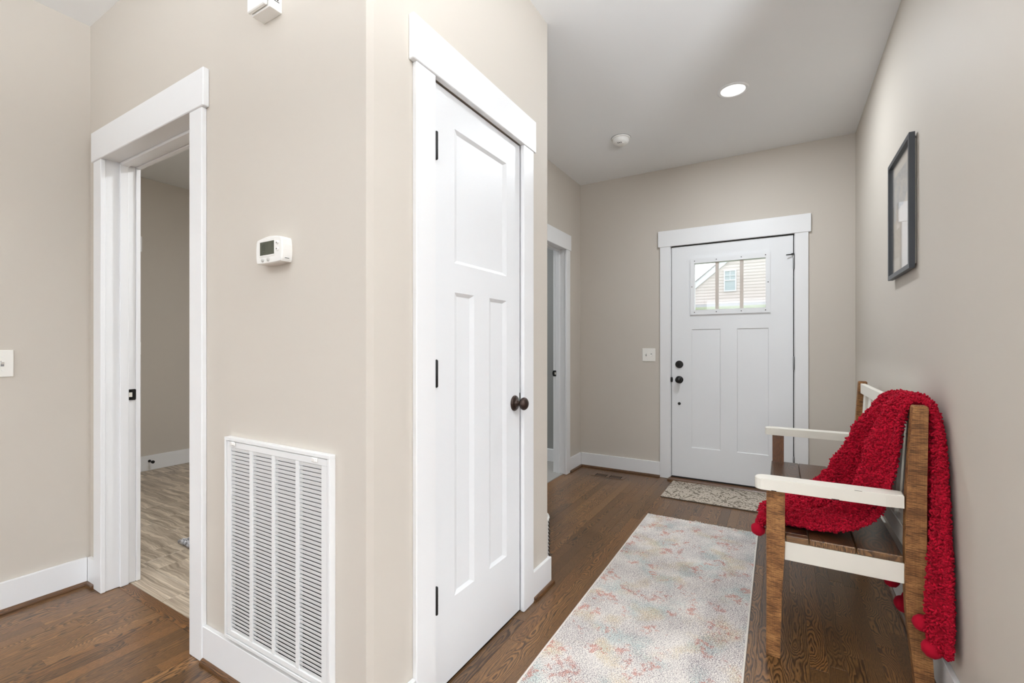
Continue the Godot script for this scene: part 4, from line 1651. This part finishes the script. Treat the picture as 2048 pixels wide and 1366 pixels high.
# ---------------------------------------------------------------- the red throw
func throw_blanket() -> void:
	var o := thing("throw_blanket", "fluffy deep red throw with pompoms draped over the bench back", "blanket", P(0.3, 0.46, 2.2))
	var at := o.position
	# stations from the back hem, over the top rail, down to the front hem: near edge, far edge
	var st := [
		[P(0.436, 0.215, 1.870), P(0.432, 0.19, 2.36)], [P(0.437, 0.30, 1.868), P(0.433, 0.28, 2.37)], [P(0.438, 0.42, 1.882), P(0.435, 0.42, 2.36)],
		[P(0.438, 0.56, 1.905), P(0.436, 0.56, 2.34)], [P(0.438, 0.70, 1.930), P(0.436, 0.70, 2.32)], [P(0.438, 0.83, 1.962), P(0.436, 0.83, 2.32)],
		[P(0.434, 0.915, 1.992), P(0.434, 0.90, 2.33)], [P(0.420, 0.968, 2.015), P(0.420, 0.955, 2.34)], [P(0.394, 0.984, 2.028), P(0.394, 0.970, 2.36)],
		[P(0.364, 0.965, 2.030), P(0.366, 0.945, 2.39)], [P(0.348, 0.90, 2.032), P(0.350, 0.87, 2.42)], [P(0.338, 0.81, 2.035), P(0.318, 0.77, 2.45)],
		[P(0.325, 0.71, 2.038), P(0.280, 0.67, 2.48)], [P(0.305, 0.62, 2.035), P(0.235, 0.58, 2.50)], [P(0.265, 0.55, 2.025), P(0.175, 0.53, 2.50)],
		[P(0.190, 0.508, 2.020), P(0.105, 0.515, 2.47)], [P(0.110, 0.492, 2.035), P(0.060, 0.50, 2.42)], [P(0.030, 0.488, 2.055), P(-0.005, 0.490, 2.36)], [P(-0.045, 0.482, 2.075), P(-0.050, 0.482, 2.30)], [P(-0.071, 0.452, 2.085), P(-0.071, 0.45, 2.26)],
	]
	var ns := 96
	var nt := 56
	var fold := noise(1.0, 201, 2)
	var surf := []                                        # middle sheet
	for i in ns + 1:
		var s := float(i) / ns
		var k := s * (st.size() - 1)
		var a := mini(int(k), st.size() - 2)
		var f := k - a
		var pa: Array = st[maxi(a - 1, 0)]
		var pb: Array = st[a]
		var pc: Array = st[a + 1]
		var pd: Array = st[mini(a + 2, st.size() - 1)]
		var near: Vector3 = pb[0].cubic_interpolate(pc[0], pa[0], pd[0], f)
		var far: Vector3 = pb[1].cubic_interpolate(pc[1], pa[1], pd[1], f)
		var row := []
		for j in nt + 1:
			row.append(near.lerp(far, float(j) / nt))
		surf.append(row)
	var top := []
	var bot := []
	var nor := []
	for i in ns + 1:
		var s := float(i) / ns
		var rt := []
		var rb := []
		var rn := []
		for j in nt + 1:
			var t := float(j) / nt
			var ds: Vector3 = surf[mini(i + 1, ns)][j] - surf[maxi(i - 1, 0)][j]
			var dt: Vector3 = surf[i][mini(j + 1, nt)] - surf[i][maxi(j - 1, 0)]
			var nn := dt.cross(ds).normalized()          # outwards: away from the bench back, up off the seat
			# folds run down the drape; they are flat against the wall and deep in front
			var deep := smoothstep(0.42, 0.62, s)
			var fore := 1.0 - 0.95 * smoothstep(0.72, 0.90, s)
			var back := 1.0 - smoothstep(0.30, 0.45, s)
			var w := (t - 0.20) / 0.56 + 0.12 * fold.get_noise_2d(s * 4.0, t * 2.0) + 0.25 * (s - 0.55)
			var lump := pow(0.5 + 0.5 * cos(TAU * w), 1.4)
			var hgt := 0.012 + deep * fore * ((0.082 + 0.045 * t) * lump - 0.036) + back * 0.004 * lump + 0.012 * deep * fold.get_noise_2d(s * 16.0, t * 7.0 + 4.0)
			# edges close up
			var rim := minf(1.0, minf(t, 1.0 - t) * 14.0) * minf(1.0, minf(s, 1.0 - s) * 30.0 + 0.15)
			rim = sqrt(maxf(rim, 0.0))
			var m: Vector3 = surf[i][j]
			rt.append(m + nn * hgt * rim - at)
			var thick := 0.012 + 0.030 * (1.0 - smoothstep(0.06, 0.22, s)) * (1.0 - smoothstep(0.10, 0.22, t))
			rb.append(m - nn * thick * rim - at)
			rn.append(nn)
		top.append(rt)
		bot.append(rb)
		nor.append(rn)
	var mb := Mb.new()
	mb.tint = Color(0.62, 0.55, 0.55)
	for side in 2:
		var g: Array = top if side == 0 else bot
		var base := mb.v.size()
		for i in ns + 1:
			for j in nt + 1:
				var ds: Vector3 = g[mini(i + 1, ns)][j] - g[maxi(i - 1, 0)][j]
				var dt: Vector3 = g[i][mini(j + 1, nt)] - g[i][maxi(j - 1, 0)]
				var q := dt.cross(ds).normalized() * (1.0 if side == 0 else -1.0)
				mb.vert(g[i][j], q)
		for i in ns:
			for j in nt:
				var q := base + i * (nt + 1) + j
				var w := nt + 1
				if side == 0:
					mb.ix.append_array([q, q + w, q + w + 1, q, q + w + 1, q + 1])
				else:
					mb.ix.append_array([q, q + w + 1, q + w, q, q + 1, q + w + 1])
	var close := func(a: Array, b: Array, out: Vector3) -> void:
		for k in a.size() - 1:
			mb.face([a[k], a[k + 1], b[k + 1], b[k]], out)
	close.call(top[0], bot[0], Vector3(0, -1, 0))
	close.call(top[ns], bot[ns], Vector3(-1, 0, 0))
	var ea := []
	var eb := []
	var fa := []
	var fb := []
	for i in ns + 1:
		ea.append(top[i][0])
		eb.append(bot[i][0])
		fa.append(top[i][nt])
		fb.append(bot[i][nt])
	close.call(ea, eb, Vector3(0, 0, 1))
	close.call(fa, fb, Vector3(0, 0, -1))
	obj("fabric", mb, M.red, o)
	# the pile: short curly locks all over
	var lock := Mb.new()
	var path := [Vector3(0, 0, 0), Vector3(0, 0.0042, 0.0004), Vector3(0, 0.0078, 0.0022), Vector3(0, 0.0098, 0.0054), Vector3(0, 0.0098, 0.0088), Vector3(0, 0.0082, 0.0108)]
	var rad := [0.0028, 0.0034, 0.0037, 0.0035, 0.0026, 0.0004]
	for k in 5:
		for q in 6:
			var bas := lock.v.size()
			for e in [[k, q], [k, q + 1], [k + 1, q + 1], [k + 1, q]]:
				var kk: int = e[0]
				var tg: Vector3 = (path[mini(kk + 1, 5)] - path[maxi(kk - 1, 0)]).normalized()
				var an: float = TAU * e[1] / 6.0
				var d := (Vector3.RIGHT * cos(an) + tg.cross(Vector3.RIGHT) * sin(an)).normalized()
				lock.vert(path[kk] + d * rad[kk], (d + tg * (0.0 if kk < 4 else 0.9)).normalized())
			lock.ix.append_array([bas, bas + 2, bas + 1, bas, bas + 3, bas + 2])
	var mm := MultiMesh.new()
	mm.transform_format = MultiMesh.TRANSFORM_3D
	mm.use_colors = true
	mm.mesh = lock.done()
	var xs := []
	var cs := []
	var r := RandomNumberGenerator.new()
	r.seed = 91
	for i in ns:
		for j in nt:
			for side in 2:
				var g: Array = top if side == 0 else bot
				var area: float = (g[i + 1][j] - g[i][j]).cross(g[i][j + 1] - g[i][j]).length()
				var want := area / 0.000022 * (1.0 if side == 0 else 0.45)
				var cnt := int(want) + (1 if r.randf() < want - int(want) else 0)
				for c in cnt:
					var u := r.randf()
					var v := r.randf()
					var p: Vector3 = g[i][j] * (1 - u) * (1 - v) + g[i + 1][j] * u * (1 - v) + g[i][j + 1] * (1 - u) * v + g[i + 1][j + 1] * u * v
					var nn: Vector3 = nor[i][j] * (1.0 if side == 0 else -1.0)
					xs.append(lock_at(r, p, nn))
					cs.append(lock_tint(r))
	for e in [[ea, eb], [fa, fb]]:                        # the two long edges
		for k in ns:
			for c in (48 if k < ns / 4 else 15):
				var p: Vector3 = e[0][k].lerp(e[1][k], r.randf()).lerp(e[0][k + 1], r.randf())
				xs.append(lock_at(r, p, Vector3(0, -0.1, 1.0 if e[0] == ea else -1.0)))
				cs.append(lock_tint(r))
	mm.instance_count = xs.size()
	for k in xs.size():
		mm.set_instance_transform(k, xs[k])
		mm.set_instance_color(k, cs[k])
	var mi := MultiMeshInstance3D.new()
	mi.multimesh = mm
	mi.material_override = M.red
	place(mi, "pile", o)
	mi.set_meta("kind", "stuff")
	# felt pompoms on short knotted tails
	for q in [[-0.083, 0.425, 2.10, 0.0265, -0.072, 0.472, 2.11], [0.035, 0.491, 2.40, 0.030, 0.03, 0.495, 2.35], [0.108, 0.490, 2.455, 0.028, 0.10, 0.50, 2.40], [0.388, 0.272, 1.940, 0.0255, 0.425, 0.285, 1.93], [0.405, 0.214, 1.905, 0.0275, 0.430, 0.235, 1.895], [0.375, 0.235, 2.33, 0.026, 0.41, 0.27, 2.33], [0.395, 0.19, 2.24, 0.030, 0.42, 0.23, 2.25]]:
		var pm := Mb.new()
		pm.tint = Color(0.98, 0.98, 0.98)
		ball(pm, P(q[0], q[1], q[2]) - at, q[3])
		var po := obj("pompom", pm, M.red, o)
		var tl := Mb.new()
		tl.tint = Color(0.85, 0.85, 0.85)
		var a := P(q[0], q[1], q[2])
		var b := P(q[4], q[5], q[6])
		for k in 3:
			ball(tl, a.lerp(b, 0.62 + 0.32 * k) - at, q[3] * (0.72 - 0.08 * k))
		obj("tail", tl, M.red, po)


func ball(mb: Mb, c: Vector3, rad: float) -> void:
	var n := noise(1.0, 300 + mb.v.size(), 2)
	var base := mb.v.size()
	var la := 14
	var lo := 22
	for i in la + 1:
		for j in lo + 1:
			var a := PI * i / la
			var b := TAU * (j % lo) / lo
			var d := Vector3(sin(a) * cos(b), cos(a), sin(a) * sin(b))
			var k := 1.0 + 0.07 * n.get_noise_3dv(d * 1.5 + c * 40.0) - 0.05 * maxf(0.0, 0.25 - absf(n.get_noise_3dv(d * 2.2 + c * 90.0))) * 4.0
			mb.vert(c + d * rad * k, d)
	for i in la:
		for j in lo:
			var q := base + i * (lo + 1) + j
			mb.ix.append_array([q, q + lo + 2, q + 1, q, q + lo + 1, q + lo + 2])


func lock_at(r: RandomNumberGenerator, p: Vector3, nn: Vector3) -> Transform3D:
	var dirn := (nn * r.randf_range(0.2, 0.8) + Vector3(r.randf_range(-1, 1), r.randf_range(-1.1, 0.7), r.randf_range(-1, 1)) * 0.7).normalized()
	var x := dirn.cross(Vector3(r.randf_range(-1, 1), r.randf_range(-1, 1), r.randf_range(-1, 1))).normalized()
	var s := r.randf_range(0.6, 1.1)
	return Transform3D(Basis(x, dirn, x.cross(dirn)).scaled(Vector3.ONE * s), p - nn * 0.003)


func lock_tint(r: RandomNumberGenerator) -> Color:
	var k := r.randf_range(0.72, 1.22)
	return Color(k, k * 0.95, k * 0.95)


# ---------------------------------------------------------------- small things
func small_things() -> void:
	# chenille mat in the tiled room
	var o := thing("bath_mat", "pale grey chenille mat on the tile floor past the doorway", "bath mat", P(-2.68, 0, 1.56))
	var b := Mb.new()
	b.span(Vector3(-0.38, 0.001, -0.235), Vector3(0.38, 0.010, 0.235), 0.004)
	obj("backing", b, M.shag, o)
	var st := Mb.new()
	st.lathe([Vector2(0.004, 0), Vector2(0.0052, 0.006), Vector2(0.0048, 0.016), Vector2(0, 0.022)], Transform3D(), 8, 60)
	var mm := MultiMesh.new()
	mm.transform_format = MultiMesh.TRANSFORM_3D
	mm.use_colors = true
	mm.mesh = st.done()
	var r := RandomNumberGenerator.new()
	r.seed = 12
	mm.instance_count = 2600
	for i in 2600:
		var p := Vector3(r.randf_range(-0.385, 0.385), 0.008, r.randf_range(-0.24, 0.24))
		var d := Vector3(r.randf_range(-0.6, 0.6), r.randf_range(0.4, 1.0), r.randf_range(-0.3, 0.9)).normalized()
		var x := d.cross(Vector3.FORWARD).normalized()
		mm.set_instance_transform(i, Transform3D(Basis(x, d, x.cross(d)), p))
		var k := r.randf_range(0.55, 1.15)
		mm.set_instance_color(i, Color(k, k, k * 1.02))
	var mi := MultiMeshInstance3D.new()
	mi.multimesh = mm
	mi.material_override = M.shag
	place(mi, "strands", o)
	mi.set_meta("kind", "stuff")
	# striped rope basket standing just behind the closet corner
	var k := thing("rope_basket", "white basket with dark slanted stripes peeking from behind the closet corner", "basket", P(-1.2075, 0, 2.20))
	var body := Mb.new()
	var prof := [Vector2(0.0, 0.0), Vector2(0.118, 0.0)]
	for i in 10:
		prof.append(Vector2(0.123 + 0.0018 * (i % 2), 0.012 + i * 0.022))
	prof.append(Vector2(0.1255, 0.228))
	prof.append(Vector2(0.118, 0.230))
	prof.append(Vector2(0.115, 0.02))
	prof.append(Vector2(0.0, 0.02))
	body.lathe(prof, Transform3D(), 40, 60)
	obj("body", body, M.plastic, k)
	var sp := Mb.new()
	for i in 26:
		for s in 11:
			var a := TAU * i / 26.0
			var y := 0.018 + s * 0.019
			var p := []
			for q in 3:
				var an := a + q * 0.045
				p.append(Vector3(cos(an) * 0.1262, y + q * 0.0075, sin(an) * 0.1262))
			sp.tube(p, 0.0022, 4)
	var so := obj("stripes", sp, M.gap, k)
	so.set_meta("kind", "stuff")
	var rim := Mb.new()
	var ring := []
	for i in 33:
		ring.append(Vector3(cos(TAU * i / 32.0) * 0.121, 0.232, sin(TAU * i / 32.0) * 0.121))
	rim.tube(ring, 0.007, 8)
	obj("rim", rim, M.plastic, k)
